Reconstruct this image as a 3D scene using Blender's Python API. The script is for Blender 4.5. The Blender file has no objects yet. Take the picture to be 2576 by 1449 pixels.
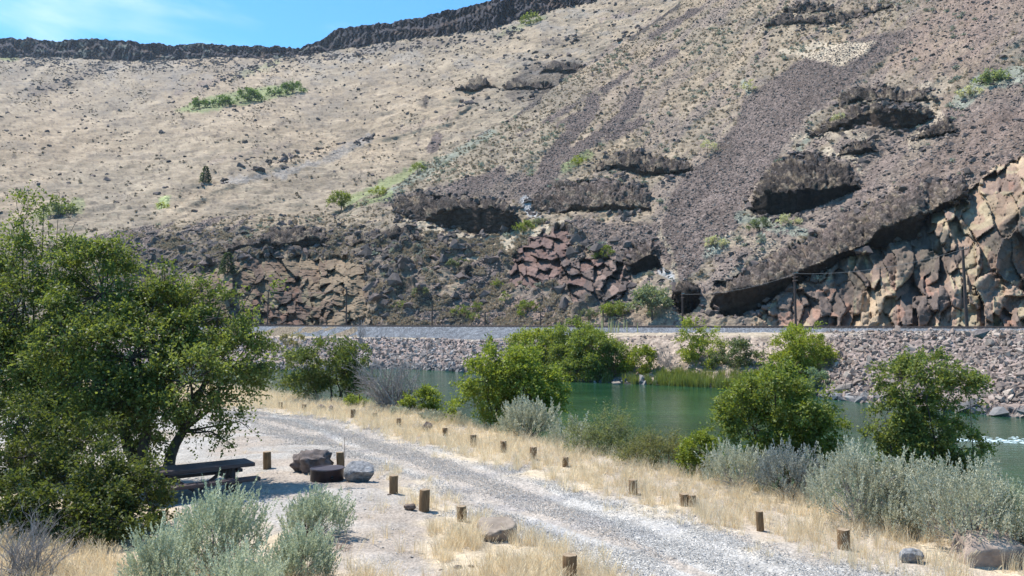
import bpy, bmesh, math, random
import numpy as np
from mathutils import Vector, Matrix

# ------------------------------------------------------------------ camera, world, sun
SC = bpy.context.scene
COL = SC.collection
F = 1984.0; HOR = 812.0; CX = 1288.0; CY = 724.5; CAMH = 4.4; WATER = -1.8
PITCH = math.atan((HOR - CY) / F)
cam_d = bpy.data.cameras.new('camera'); cam = bpy.data.objects.new('camera', cam_d); COL.objects.link(cam)
cam.location = (0, 0, CAMH); cam.rotation_euler = (math.pi / 2 + PITCH, 0, 0)
cam_d.sensor_width = 36; cam_d.lens = 36 * F / 2576.0
cam_d.clip_start = 0.1; cam_d.clip_end = 6000
SC.camera = cam
SUN = Vector((-.40, .22, .89)).normalized()
sd = bpy.data.lights.new('sun', 'SUN'); so = bpy.data.objects.new('sun', sd); COL.objects.link(so)
sd.energy = 4.6; sd.angle = math.radians(.53); sd.color = (1, .955, .89)
so.rotation_euler = SUN.to_track_quat('Z', 'Y').to_euler(); so.location = (-80, 50, 180)
W = bpy.data.worlds.new('World'); SC.world = W; W.use_nodes = True
nt = W.node_tree; nt.nodes.clear()
def wn(t, **k):
    n = nt.nodes.new(t)
    for a, b in k.items(): setattr(n, a, b)
    return n
sky = wn('ShaderNodeTexSky', sky_type='NISHITA', sun_disc=False)
sky.sun_elevation = math.asin(SUN.z); sky.sun_rotation = math.atan2(SUN.x, SUN.y)
sky.altitude = 300; sky.air_density = 1.0; sky.dust_density = .35; sky.ozone_density = 2.2
bg = wn('ShaderNodeBackground'); bg.inputs[1].default_value = .13
tc = wn('ShaderNodeTexCoord')
mp = wn('ShaderNodeMapping'); mp.inputs['Scale'].default_value = (1.6, 1.6, 7.5); mp.inputs['Location'].default_value = (.35, 0, .1)
nz = wn('ShaderNodeTexNoise'); nz.inputs['Scale'].default_value = 1.5; nz.inputs['Detail'].default_value = 7; nz.inputs['Roughness'].default_value = .52
nz.inputs['Distortion'].default_value = .5
# one broad wisp of thin cloud low in the sky to the left of the view, plus thin streaks elsewhere
vm = wn('ShaderNodeVectorMath', operation='SUBTRACT'); vm.inputs[1].default_value = (-.40, .85, .335)
ms = wn('ShaderNodeVectorMath', operation='MULTIPLY'); ms.inputs[1].default_value = (2.9, 1.5, 11.0)
ln = wn('ShaderNodeVectorMath', operation='LENGTH')
sub = wn('ShaderNodeMapRange'); sub.inputs[1].default_value = 0; sub.inputs[2].default_value = 1.5; sub.inputs[3].default_value = .27; sub.inputs[4].default_value = -.16
ad = wn('ShaderNodeMath', operation='ADD')
cr = wn('ShaderNodeMapRange', interpolation_type='SMOOTHSTEP'); cr.inputs[1].default_value = .52; cr.inputs[2].default_value = .92; cr.inputs[3].default_value = 0; cr.inputs[4].default_value = .8
mx = wn('ShaderNodeMix', data_type='RGBA'); mx.inputs[7].default_value = (6.4, 6.9, 7.3, 1)
hs = wn('ShaderNodeMix', data_type='RGBA', blend_type='MULTIPLY'); hs.inputs[0].default_value = 1; hs.inputs[7].default_value = (.44, .93, 1.16, 1)
out = wn('ShaderNodeOutputWorld')
L = nt.links.new
L(tc.outputs['Generated'], mp.inputs[0]); L(mp.outputs[0], nz.inputs['Vector'])
L(tc.outputs['Generated'], vm.inputs[0]); L(vm.outputs[0], ms.inputs[0]); L(ms.outputs[0], ln.inputs[0]); L(ln.outputs['Value'], sub.inputs[0])
L(nz.outputs['Fac'], ad.inputs[0]); L(sub.outputs[0], ad.inputs[1]); L(ad.outputs[0], cr.inputs[0])
L(sky.outputs[0], hs.inputs[6]); L(hs.outputs[2], mx.inputs[6]); L(cr.outputs[0], mx.inputs[0])
L(mx.outputs[2], bg.inputs[0]); L(bg.outputs[0], out.inputs[0])
SC.view_settings.view_transform = 'Standard'; SC.view_settings.look = 'None'
SC.view_settings.gamma = 1; SC.view_settings.use_curve_mapping = False; SC.view_settings.exposure = .72
SC.render.engine = 'CYCLES'
SC.cycles.max_bounces = 6; SC.cycles.diffuse_bounces = 2; SC.cycles.glossy_bounces = 2; SC.cycles.transmission_bounces = 3
SC.cycles.transparent_max_bounces = 4; SC.cycles.volume_bounces = 0; SC.cycles.use_adaptive_sampling = True
SC.cycles.volume_step_rate = 4

RNG = np.random.default_rng(7)
random.seed(5)

# ------------------------------------------------------------------ numeric helpers
def uv(px, py):
    a = (px - CX) / F; b = (CY - py) / F
    c, s = math.cos(PITCH), math.sin(PITCH)
    d = c - b * s
    return a / d, (s + b * c) / d
def G(px, py, z=0.0):
    """point on the level z that lies at this place of the survey photograph"""
    u, v = uv(px, py); y = (z - CAMH) / v
    return (u * y, y, z)
def proj(P):
    P = np.asarray(P, float); c, s = math.cos(PITCH), math.sin(PITCH)
    x, y, z = P[..., 0], P[..., 1], P[..., 2] - CAMH
    d = y * c + z * s; h = -y * s + z * c
    return CX + F * x / d, CY - F * h / d
def _h(i, j, k, seed):
    n = (i.astype(np.int64) * 374761393 + j.astype(np.int64) * 668265263 + k.astype(np.int64) * 2147483647 + seed * 1274126177) & 0xffffffff
    n = ((n ^ (n >> 13)) * 1274126177) & 0xffffffff
    n = ((n ^ (n >> 16)) * 2246822519) & 0xffffffff
    return ((n ^ (n >> 15)) & 0xffffff) / float(0xffffff)
def noise2(x, y, seed=0):
    i = np.floor(x).astype(np.int64); j = np.floor(y).astype(np.int64); fx = x - i; fy = y - j
    fx = fx * fx * fx * (fx * (fx * 6 - 15) + 10); fy = fy * fy * fy * (fy * (fy * 6 - 15) + 10); k = np.zeros_like(i)
    a = _h(i, j, k, seed); b = _h(i + 1, j, k, seed); c = _h(i, j + 1, k, seed); d = _h(i + 1, j + 1, k, seed)
    return (a * (1 - fx) + b * fx) * (1 - fy) + (c * (1 - fx) + d * fx) * fy
def fbm(x, y, o=4, seed=0, r=.5):
    t = 0; a = 1; s = 0
    for q in range(o):
        t = t + a * noise2(x * 2 ** q + 13.7 * q, y * 2 ** q - 7.1 * q, seed + q); s += a; a *= r
    return t / s
def n3(x, y, z, seed=0):
    return (noise2(x + z * .73, y - z * .41, seed) + noise2(y + x * .37 + 5, z - x * .29, seed + 3) + noise2(z + y * .51, x + 9, seed + 5)) / 3
def ss(a, b, x):
    t = np.clip((x - a) / (b - a), 0, 1); return t * t * (3 - 2 * t)
def pl(x, pts):
    p = np.array(pts, float); return np.interp(x, p[:, 0], p[:, 1])
def sdp(x, y, poly):
    """signed distance to a polygon, negative inside"""
    P = np.array(poly, float); d = np.full(x.shape, 1e9); ins = np.zeros(x.shape, bool)
    m = (x > P[:, 0].min() - 90) & (x < P[:, 0].max() + 90) & (y > P[:, 1].min() - 90) & (y < P[:, 1].max() + 90)
    if not m.any(): return d
    X = x[m]; Y = y[m]; D = np.full(X.shape, 1e9); I = np.zeros(X.shape, bool)
    for q in range(len(P)):
        ax, ay = P[q]; bx, by = P[(q + 1) % len(P)]
        ex, ey = bx - ax, by - ay
        t = np.clip(((X - ax) * ex + (Y - ay) * ey) / (ex * ex + ey * ey + 1e-9), 0, 1)
        D = np.minimum(D, np.hypot(X - ax - t * ex, Y - ay - t * ey))
        c = ((ay > Y) != (by > Y)) & (X < (bx - ax) * (Y - ay) / (by - ay + 1e-12) + ax)
        I ^= c
    d[m] = np.where(I, -D, D); return d
def sdl(x, y, pts, w):
    P = np.array(pts, float); d = np.full(x.shape, 1e9)
    m = (x > P[:, 0].min() - 90) & (x < P[:, 0].max() + 90) & (y > P[:, 1].min() - 90) & (y < P[:, 1].max() + 90)
    X = x[m]; Y = y[m]; D = np.full(X.shape, 1e9)
    for q in range(len(P) - 1):
        ax, ay = P[q][:2]; bx, by = P[q + 1][:2]; ex, ey = bx - ax, by - ay
        t = np.clip(((X - ax) * ex + (Y - ay) * ey) / (ex * ex + ey * ey + 1e-9), 0, 1)
        D = np.minimum(D, np.hypot(X - ax - t * ex, Y - ay - t * ey))
    d[m] = D - w; return d
def vor(x, y, seed=0, jit=.85):
    """cell id, offset to the cell's seed and distance to the cell's edge"""
    i0 = np.floor(x).astype(np.int64); j0 = np.floor(y).astype(np.int64); k = np.zeros_like(i0)
    f1 = np.full(x.shape, 1e9); f2 = np.full(x.shape, 1e9); idd = np.zeros(x.shape, np.int64); ox = np.zeros(x.shape); oy = np.zeros(x.shape)
    for a in (-1, 0, 1):
        for b in (-1, 0, 1):
            i = i0 + a; j = j0 + b
            sx = i + .5 + jit * (_h(i, j, k, seed) - .5); sy = j + .5 + jit * (_h(i, j, k + 1, seed) - .5)
            d = np.hypot(x - sx, y - sy); m = d < f1
            f2 = np.where(m, f1, np.minimum(f2, d)); f1 = np.where(m, d, f1)
            idd = np.where(m, (i + 5000) * 20000 + j + 5000, idd); ox = np.where(m, x - sx, ox); oy = np.where(m, y - sy, oy)
    return idd, ox, oy, f2 - f1
def rid(idd, seed): return _h(idd % 20000, idd // 20000, np.zeros_like(idd), seed)
class TPS:
    def __init__(s, pts):
        p = np.array(pts, float); s.p = p[:, :2] / 1000.0; w = 1 / p[:, 2]; n = len(p)
        K = s.k(np.hypot(s.p[:, None, 0] - s.p[None, :, 0], s.p[:, None, 1] - s.p[None, :, 1])) + np.eye(n) * 2e-4
        A = np.zeros((n + 3, n + 3)); A[:n, :n] = K; A[:n, n] = 1; A[:n, n + 1:] = s.p; A[n, :n] = 1; A[n + 1:, :n] = s.p.T
        s.c = np.linalg.solve(A, np.concatenate([w, [0, 0, 0]]))
    def k(s, r): return r * r * np.log(r + 1e-9)
    def __call__(s, x, y):
        X = np.asarray(x) / 1000.0; Y = np.asarray(y) / 1000.0; n = len(s.p)
        o = s.c[n] + s.c[n + 1] * X + s.c[n + 2] * Y
        for q in range(n): o = o + s.c[q] * s.k(np.hypot(X - s.p[q, 0], Y - s.p[q, 1]))
        return 1 / np.maximum(o, 1 / 1500.0)

# ------------------------------------------------------------------ object helpers
def tag(o, label=None, cat=None, group=None, kind=None):
    if label: o['label'] = label
    if cat: o['category'] = cat
    if group: o['group'] = group
    if kind: o['kind'] = kind
    return o
def empty(name, loc=(0, 0, 0), rz=0, label=None, cat=None, group=None):
    o = bpy.data.objects.new(name, None); COL.objects.link(o); o.location = loc; o.rotation_euler = (0, 0, rz); o.empty_display_size = .1
    return tag(o, label, cat, group)
def link(name, me, parent=None):
    o = bpy.data.objects.new(name, me); COL.objects.link(o)
    if parent: o.parent = parent
    return o
def npmesh(name, V, Fc, mats, col=None, smooth=False, mi=None, extra=None):
    """V (n,3), Fc (m,k) or list of such arrays with different k"""
    me = bpy.data.meshes.new(name); Fl = Fc if isinstance(Fc, list) else [Fc]
    Fl = [f for f in Fl if len(f)]
    nl = sum(f.size for f in Fl); nf = sum(len(f) for f in Fl)
    me.vertices.add(len(V)); me.vertices.foreach_set('co', np.ascontiguousarray(V, np.float32).ravel())
    me.loops.add(nl); me.loops.foreach_set('vertex_index', np.concatenate([f.ravel() for f in Fl]).astype(np.int32))
    me.polygons.add(nf)
    tot = np.concatenate([np.full(len(f), f.shape[1]) for f in Fl]); st = np.concatenate([[0], np.cumsum(tot)[:-1]])
    me.polygons.foreach_set('loop_start', st.astype(np.int32)); me.polygons.foreach_set('loop_total', tot.astype(np.int32))
    if mi is not None: me.polygons.foreach_set('material_index', np.asarray(mi, np.int32))
    if smooth: me.polygons.foreach_set('use_smooth', np.ones(nf, bool))
    for m in (mats if isinstance(mats, (list, tuple)) else [mats]): me.materials.append(m)
    if col is not None:
        a = me.color_attributes.new('Col', 'FLOAT_COLOR', 'POINT'); c = np.ones((len(V), 4), np.float32); c[:, :3] = col[:, :3]
        if col.shape[1] > 3: c[:, 3] = col[:, 3]
        a.data.foreach_set('color', c.ravel())
    me.update(calc_edges=True); me.validate()
    return me
def quads(nr, nc):
    i = np.arange(nr - 1)[:, None] * nc + np.arange(nc - 1)[None, :]
    return np.stack([i, i + nc, i + nc + 1, i + 1], -1).reshape(-1, 4)
def submesh(name, V, Q, sel, mat, col, smooth=False):
    q = Q[sel]; u, inv = np.unique(q, return_inverse=True)
    return npmesh(name, V[u], inv.reshape(q.shape), mat, col[u], smooth)

# ------------------------------------------------------------------ materials
def mat(name):
    m = bpy.data.materials.new(name); m.use_nodes = True; m.node_tree.nodes.clear(); return m
class N:
    def __init__(s, m): s.t = m.node_tree
    def __call__(s, typ, ins=None, **k):
        n = s.t.nodes.new('ShaderNode' + typ)
        for a, b in k.items(): setattr(n, a, b)
        for a, b in (ins or {}).items():
            if isinstance(b, bpy.types.NodeSocket): s.t.links.new(b, n.inputs[a])
            else: n.inputs[a].default_value = b
        return n
def ramp(n, fac, stops, interp='LINEAR'):
    r = n('ValToRGB', {0: fac}); e = r.color_ramp; e.interpolation = interp
    while len(e.elements) < len(stops): e.elements.new(.5)
    for q, (p, c) in enumerate(stops):
        e.elements[q].position = p; e.elements[q].color = (c, c, c, 1) if isinstance(c, (int, float)) else (*c[:3], 1)
    return r.outputs[0]
def terrain_mat(name, sc1, sc2, bump=.5, dist=.3, lo=.62, hi=1.35, rough=.95, vscale=None, stretch=(1, 1, 1), spec=.1):
    """vertex Col is the ground's own colour, alpha is how stony it is"""
    m = mat(name); n = N(m); tcn = n('TexCoord'); mpn = n('Mapping', {0: tcn.outputs['Object'], 'Scale': stretch})
    at = n('VertexColor', layer_name='Col')
    a = n('TexNoise', {'Vector': mpn.outputs[0], 'Scale': sc1, 'Detail': 5, 'Roughness': .65})
    b = n('TexNoise', {'Vector': mpn.outputs[0], 'Scale': sc2, 'Detail': 3, 'Roughness': .7})
    v = n('TexVoronoi', {'Vector': tcn.outputs['Object'], 'Scale': vscale or sc2 * .6})
    fa = ramp(n, a.outputs['Fac'], [(.28, lo), (.52, 1), (.75, hi)]); fb = ramp(n, b.outputs['Fac'], [(.3, .8), (.7, 1.2)])
    # stones differ in tone one from the next
    vb = n('SeparateColor', {0: v.outputs['Color']}); vv = ramp(n, vb.outputs[0], [(0, .55), (.5, .95), (1, 1.5)])
    st = n('Mix', {0: at.outputs['Alpha'], 6: (1, 1, 1, 1), 7: vv}, data_type='RGBA')
    c = n('Mix', {0: 1.0, 6: at.outputs['Color'], 7: fa}, data_type='RGBA', blend_type='MULTIPLY')
    c = n('Mix', {0: 1.0, 6: c.outputs[2], 7: fb}, data_type='RGBA', blend_type='MULTIPLY')
    c = n('Mix', {0: 1.0, 6: c.outputs[2], 7: st.outputs[2]}, data_type='RGBA', blend_type='MULTIPLY')
    inv = n('Math', {0: 1.0, 1: v.outputs['Distance']}, operation='SUBTRACT'); vm_ = n('Math', {0: inv.outputs[0], 1: at.outputs['Alpha']}, operation='MULTIPLY')
    h = n('Math', {0: b.outputs['Fac'], 1: vm_.outputs[0]}, operation='ADD')
    bp = n('Bump', {'Strength': bump, 'Distance': dist, 'Height': h.outputs[0]})
    p = n('BsdfPrincipled', {'Base Color': c.outputs[2], 'Roughness': rough, 'Normal': bp.outputs[0], 'Specular IOR Level': spec})
    n('OutputMaterial', {0: p.outputs[0]}); return m
def leaf_mat(name, trans=.46, rough=.5, spec=.28, tint=(1.35, 1.3, .6)):
    m = mat(name); n = N(m); at = n('VertexColor', layer_name='Col')
    p = n('BsdfPrincipled', {'Base Color': at.outputs['Color'], 'Roughness': rough, 'Specular IOR Level': spec})
    tcol = n('Mix', {0: 1.0, 6: at.outputs['Color'], 7: (*tint, 1)}, data_type='RGBA', blend_type='MULTIPLY')
    t = n('BsdfTranslucent', {0: tcol.outputs[2]}); x = n('MixShader', {0: trans, 1: p.outputs[0], 2: t.outputs[0]})
    n('OutputMaterial', {0: x.outputs[0]}); return m
def simple(name, c1, c2, scale=6, stretch=(1, 1, 1), rough=.8, bump=.3, dist=.02, spec=.3, metal=0, coord='Object', detail=5):
    m = mat(name); n = N(m); tcn = n('TexCoord'); mpn = n('Mapping', {0: tcn.outputs[coord], 'Scale': stretch})
    oi = n('ObjectInfo'); ad_ = n('VectorMath', {0: mpn.outputs[0], 1: oi.outputs['Location']}, operation='ADD')
    a = n('TexNoise', {'Vector': ad_.outputs[0], 'Scale': scale, 'Detail': detail, 'Roughness': .65})
    f = ramp(n, a.outputs['Fac'], [(.3, 0.0), (.7, 1.0)])
    c = n('Mix', {0: f, 6: (*c1, 1), 7: (*c2, 1)}, data_type='RGBA')
    bp = n('Bump', {'Strength': bump, 'Distance': dist, 'Height': a.outputs['Fac']})
    p = n('BsdfPrincipled', {'Base Color': c.outputs[2], 'Roughness': rough, 'Normal': bp.outputs[0], 'Specular IOR Level': spec, 'Metallic': metal})
    n('OutputMaterial', {0: p.outputs[0]}); return m
M_HILL = terrain_mat('hillside ground', .5, 3.2, bump=.8, dist=.35, lo=.72, hi=1.22, vscale=2.0, stretch=(.6, 1, 1.3))
M_FAR = terrain_mat('far hillside ground', .2, 1.2, bump=.8, dist=.6, lo=.78, hi=1.18, vscale=.9, stretch=(.35, 1, 1.6))
M_ROCK = terrain_mat('basalt', .9, 4.5, bump=.9, dist=.4, lo=.55, hi=1.5, vscale=1.6)
M_CLIFF = terrain_mat('jointed cliff rock', .45, 6, bump=.4, dist=.12, lo=.74, hi=1.22, vscale=1.2)
M_GROUND = terrain_mat('dusty ground', 1.1, 14, bump=.7, dist=.03, lo=.80, hi=1.16, vscale=26)
M_BANK = terrain_mat('bank earth', .8, 5, bump=.8, dist=.15, vscale=2.4)
M_LEAF = leaf_mat('leaves'); M_SAGE = leaf_mat('sage leaves', .28, .85, .08, (1.1, 1.08, .9)); M_DRY = leaf_mat('dry grass blades', .5, .9, .05, (1.05, .97, .80))
M_BARK = simple('bark', (.045, .036, .03), (.13, .11, .09), 9, (1, 1, .25), .95, .7, .02, .1)
M_DEAD = simple('dead wood', (.20, .18, .165), (.36, .33, .31), 9, (1, 1, .3), .95, .5, .01, .1)
# ------------------------------------------------------------------ hill surfaces
C_TAN = np.array((.325, .254, .178)); C_TAL = np.array((.152, .116, .100)); C_DRK = np.array((.058, .047, .040)); C_RED = np.array((.175, .124, .098))
C_SAGE = np.array((.22, .24, .19)); C_GRN = np.array((.135, .155, .065)); C_PALE = np.array((.47, .38, .275)); C_GREY = np.array((.24, .225, .215))
near_tps = TPS([(-300,835,215),(-300,700,235),(200,830,195),(200,700,205),(200,610,235),(650,825,170),(650,700,180),(650,600,205),(500,550,235),(830,535,235),
 (1000,822,155),(1000,700,168),(1000,600,188),(1000,480,235),(1080,410,262),(1200,820,150),(1200,700,165),(1200,600,185),(1200,480,212),(1200,345,275),
 (1500,820,136),(1500,720,147),(1500,600,165),(1500,450,200),(1500,300,250),(1540,130,340),(1800,820,126),(1800,720,134),(1800,600,150),(1800,400,195),(1800,200,260),(1750,0,350),
 (2100,820,114),(2100,700,121),(2100,600,132),(2100,400,165),(2100,200,215),(2100,0,290),(2400,820,104),(2400,650,112),(2400,500,122),(2400,350,150),(2400,150,195),(2400,0,240),
 (2576,820,100),(2576,600,108),(2576,420,120),(2576,250,155),(2576,0,215),(2576,-150,270),(2876,820,96),(2876,400,112),(2876,0,195),(1900,-150,420),(2876,-150,240)])
far_tps = TPS([(-300,640,260),(-300,400,370),(-300,150,820),(0,480,330),(0,300,480),(0,150,880),(300,590,262),(300,400,400),(300,150,900),(600,520,285),(600,300,470),(600,145,860),
 (830,530,285),(830,350,420),(830,130,800),(1100,420,330),(1100,250,460),(1100,85,680),(1290,300,370),(1290,150,500),(1290,50,620),(1480,180,430),(1480,10,580),(1720,10,480),(1720,-60,560),(1950,-120,560)])
LINE = [(-400,640),(200,603),(300,580),(500,548),(830,535),(900,510),(1000,465),(1080,405),(1180,350),(1290,295),(1400,215),(1540,130),(1720,0),(1850,-80),(1990,-150),(3000,-150)]
RIMT = [(-400,92),(0,98),(60,96),(150,103),(230,98),(260,101),(330,106),(420,112),(580,112),(700,118),(765,119),(800,103),(850,74),(900,64),(960,60),(1000,52),(1060,46),(1100,30),(1150,22),(1200,8),(1300,-8),(1480,-34),(1700,-70),(2000,-120)]
RIMB = [(-400,140),(0,140),(150,143),(280,152),(430,146),(560,141),(700,146),(770,136),(830,126),(900,115),(1000,98),(1150,80),(1250,65),(1400,22),(1480,6),(1560,-30),(1700,-58),(2000,-105)]

def mix(col, c, m): return col * (1 - m[..., None]) + np.asarray(c) * m[..., None]
def paint(x, y, near):
    """own colour and stoniness of the hillside from where grass, talus, rock and brush grow"""
    w1 = (fbm(x / 34, y / 34, 4, 11) - .5) * 60; w2 = (fbm(x / 9, y / 9, 3, 17) - .5) * 22
    def pm(poly, soft=6, wf=.7): return 1 - ss(-soft, soft, sdp(x + w1 * .3 * wf, y + w1 * .3 * wf, poly) + (w1 + w2) * wf * .5)
    def lm(pts, w, soft=4, wf=.5): return 1 - ss(-soft, soft, sdl(x, y, pts, w) + (w1 * .5 + w2) * wf)
    # grass with contour-wise ribbing and broad tonal drift
    rib = fbm(x / 26 + y / 60, y / 5.5 + x / 40, 4, 23); big = fbm(x / 260, y / 120, 3, 31)
    fl = fbm((y + (.38 if not near else .95) * x) / 15 + (fbm(x / 70, y / 70, 2, 6) - .5) * 4, (x - y) / 120, 4, 28) - .5; k = .72 + .62 * fl + .46 * rib + .25 * (big - .5) + .22 * (fbm(x / 7, y / 3, 3, 27) - .5)
    col = C_TAN * k[..., None]; col = col * (1 + (big[..., None] - .5) * np.array((.10, 0, -.10)))
    st = np.full(x.shape, .12); sk = fbm((x + .95 * y) / 13 + (fbm(x / 60, y / 60, 2, 61) - .5) * 3, (x - y) / 200, 4, 62) - .5; bl = fbm(x / 70, y / 70, 3, 63) - .5
    col = mix(col, np.array((.20,.165,.13)), ss(.54, .68, fbm(x / 60, y / 26, 4, 41)) * .45); dkf = ss(.60, .72, fbm(x / 9, y / 3.4, 3, 44)); col = mix(col, np.array((.12,.095,.075)), dkf * .6)
    if near:
        # the right-hand slope is stonier and browner the further right
        diag = fbm((x + 1.1 * y) / 26 + (fbm(x / 80, y / 80, 3, 5) - .5) * 3, (x - y) / 150, 4, 43)
        e = ss(1250, 1900, x + .3 * y) * ss(.44, .62, diag) * .6; col = mix(col, C_TAL * 1.5, e); st = np.maximum(st, e)
        e = ss(1900, 2500, x + .35 * y) * ss(.38, .66, fbm(x / 70, y / 60, 4, 45)) * .55; col = mix(col, C_RED * 1.15, e); st = np.maximum(st, e)
        e = ss(560, 640, y) * (1 - ss(.38, .56, fbm(x / 55, y / 30, 5, 47)) * .9) * .45; col = mix(col, C_TAL * 1.25, e); st = np.maximum(st, e)
        def T(m, c=C_TAL, s=1.0):
            nonlocal col, st
            cc_ = np.asarray(c) * (1 + .55 * sk + .5 * bl)[..., None]; col = col * (1 - m[..., None]) + cc_ * m[..., None]; st = np.maximum(st, m * s)
        T(pm([(2030,140),(1930,205),(1870,250),(1850,310),(1780,400),(1720,440),(1690,490),(1665,560),(1660,640),(1720,720),(1790,640),(1860,560),(1880,500),(1900,460),(1960,390),(2000,330),(2050,280),(2110,230),(2220,150),(2330,70),(2180,90)], 5, .8) * .95)
        T(pm([(2300,60),(2500,-100),(2620,-100),(2620,60),(2450,140),(2200,190)], 20) * .5, C_RED * 1.5)
        T(lm([(1492,250),(1480,290),(1430,345),(1400,385)], 20)); T(lm([(1600,240),(1560,300),(1490,350),(1430,395)], 17)); T(lm([(1610,310),(1530,345)], 13))
        T(lm([(1705,15),(1650,50),(1590,95)], 8), C_DRK * 1.5); T(lm([(1765,20),(1700,55),(1640,90)], 8)); T(lm([(1700,130),(1640,165)], 7)); T(lm([(1590,175),(1480,265),(1400,320)], 3))
        T(lm([(1350,240),(1280,300),(1180,350)], 4)); T(lm([(1400,210),(1300,290)], 4), C_DRK * 2); T(lm([(1560,200),(1400,290),(1300,340)], 5))
        for a in [[(1180,460),(1140,480)],[(1260,440),(1180,470)],[(1400,420),(1320,470)],[(1380,400),(1360,470)]]: T(lm(a, 18))
        T(pm([(950,500),(1080,470),(1300,430),(1420,450),(1340,520),(1100,500),(1000,520)], 10, 1.2) * .75)
        T(pm([(1440,545),(1530,560),(1650,560),(1680,640),(1560,640),(1440,620)], 8) * .9)
        T(pm([(1200,648),(1268,655),(1255,690),(1215,740),(1190,820),(1085,820),(1120,760),(1170,710)], 6) * .95)
        T(pm([(1190,820),(1210,780),(1310,745),(1400,780),(1390,820)], 6) * .9, C_RED * 1.15)
        T(pm([(940,820),(1000,770),(1080,745),(1110,820)], 6) * .85, C_TAL * 1.1)
        T(pm([(2000,440),(2150,330),(2330,300),(2576,170),(2900,100),(2900,460),(2480,470),(2250,480),(2100,560),(1900,650),(1830,700),(1790,690)], 14, 1.3) * .62, C_TAL * 1.15)
        T(pm([(2250,470),(2380,340),(2520,280),(2900,200),(2900,420),(2480,440)], 16) * .55, C_RED)
        T(pm([(200,600),(330,530),(390,560),(400,640),(330,660),(230,640)], 8) * .75, C_TAL * 1.5)
        for a, w in [([(605,520),(540,555),(430,600)], 9), ([(645,540),(560,592)], 5), ([(740,508),(600,502),(460,512)], 7), ([(330,540),(390,520),(500,500)], 5), ([(430,560),(370,600)], 6)]: T(lm(a, w) * .9, C_TAL * 1.1)
        T(pm([(330,630),(480,600),(640,580),(850,590),(1100,580),(1130,640),(1100,760),(930,780),(900,640),(620,650),(600,720),(420,700)], 10, 1.3) * .5, C_DRK * 2.0, .6)
        T(pm([(1280,640),(1420,570),(1560,640),(1600,760),(1560,800),(1440,740),(1330,720)], 8, 1) * .6, C_DRK * 1.9)
        # pale grass aprons
        T(pm([(1000,505),(1080,545),(1150,585),(1250,600),(1400,560),(1440,548),(1420,570),(1330,610),(1250,640),(1100,600),(1020,560)], 4, .35), C_PALE * (.9), .05)
        T(pm([(1440,545),(1300,590),(1180,650),(1260,660),(1400,600)], 5, .5) * .8, C_PALE * .9, .05)
        T(pm([(1960,125),(2040,108),(2200,105),(2170,135),(2120,170),(2060,150)], 5, .5) * .9, C_PALE * 1.1, .05)
        T(pm([(1060,585),(1200,592),(1260,640),(1180,660)], 5, .6) * .8, C_PALE * .85, .05)
        T(lm([(1660,590),(1690,640),(1700,700)], 6), C_PALE * .8, .1); T(lm([(2380,210),(2300,240),(2360,300),(2300,360)], 18) * .7, C_PALE * .85, .1)
        T(lm([(2080,380),(2150,400),(2170,440)], 5), C_PALE * .9, .1); T(lm([(1840,600),(1950,620),(1850,690)], 16) * .6, C_PALE * .8, .1)
        T(lm([(2000,345),(2120,330),(2180,350)], 10) * .7, C_PALE * .9, .1)
        T(pm([(1630,820),(1640,720),(1700,705),(1720,820)], 6) * .4, C_PALE * .8)
        for a, w in [([(1318,505),(1335,530),(1350,548)], 9), ([(1655,675),(1690,700)], 8)]: T(lm(a, w) * .75, (.42,.42,.42), .6)
        # brush
        for a, w, c in [([(1870,210),(1880,225)], 12, C_SAGE), ([(2020,590),(1900,555),(1860,545)], 14, C_SAGE), ([(2560,190),(2470,205),(2420,250)], 22, C_SAGE * 1.1), ([(2110,300),(2040,340),(1990,400)], 8, C_SAGE), ([(1480,390),(1420,425)], 12, C_GRN * 1.4),
                        ([(1240,330),(1130,400),(1060,440),(980,480)], 9, C_SAGE), ([(2480,205),(2520,185)], 10, C_GRN * 1.3), ([(1820,610),(1780,640)], 12, C_SAGE), ([(1290,580),(1350,560)], 7, C_GRN), ([(980,490),(900,515)], 8, C_GRN * 1.5)]: T(lm(a, w) * .7, c, .2)
    else:
        def T(m, c=C_TAL, s=1.0):
            nonlocal col, st
            cc_ = np.asarray(c) * (1 + .55 * sk + .5 * bl)[..., None]; col = col * (1 - m[..., None]) + cc_ * m[..., None]; st = np.maximum(st, m * s)
        def D(pts, w, k, c=C_TAL * 1.4): T(lm(pts, w, 5, .8) * k, c)
        D([(255,168),(190,195),(120,222),(80,228)], 7, .6, C_DRK * 2.2); D([(690,148),(620,180),(500,215),(430,240)], 4, .6); D([(700,155),(590,195)], 7, .4, C_GRN * 1.4)
        D([(930,350),(830,400),(690,440),(560,462)], 9, .55, C_GREY * .9); D([(760,352),(640,380),(520,410)], 5, .3); D([(1230,210),(1120,300),(950,345)], 6, .3)
        T(pm([(1330,160),(1440,150),(1480,190),(1420,240),(1350,262),(1270,240),(1290,200)], 8, 1.1) * .7, C_DRK * 1.6)
        T(lm([(1480,170),(1560,110),(1660,50)], 10, 5, .8) * .6, C_TAL * 1.2); D([(1640,20),(1500,55)], 4, .8); D([(1455,98),(1370,108)], 5, .6, C_DRK * 2)
        T(lm([(1105,345),(1085,375)], 13, 3, .5), C_TAL * .9); D([(1066,300),(1050,360)], 3, .8, C_DRK * 2); D([(1073,250),(1070,265)], 4, .9, C_DRK)
        T(pm([(470,265),(520,245),(640,222),(760,210),(765,228),(640,258),(520,280),(440,280)], 5, .5) * .8, C_GRN * 1.5, .1)
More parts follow.
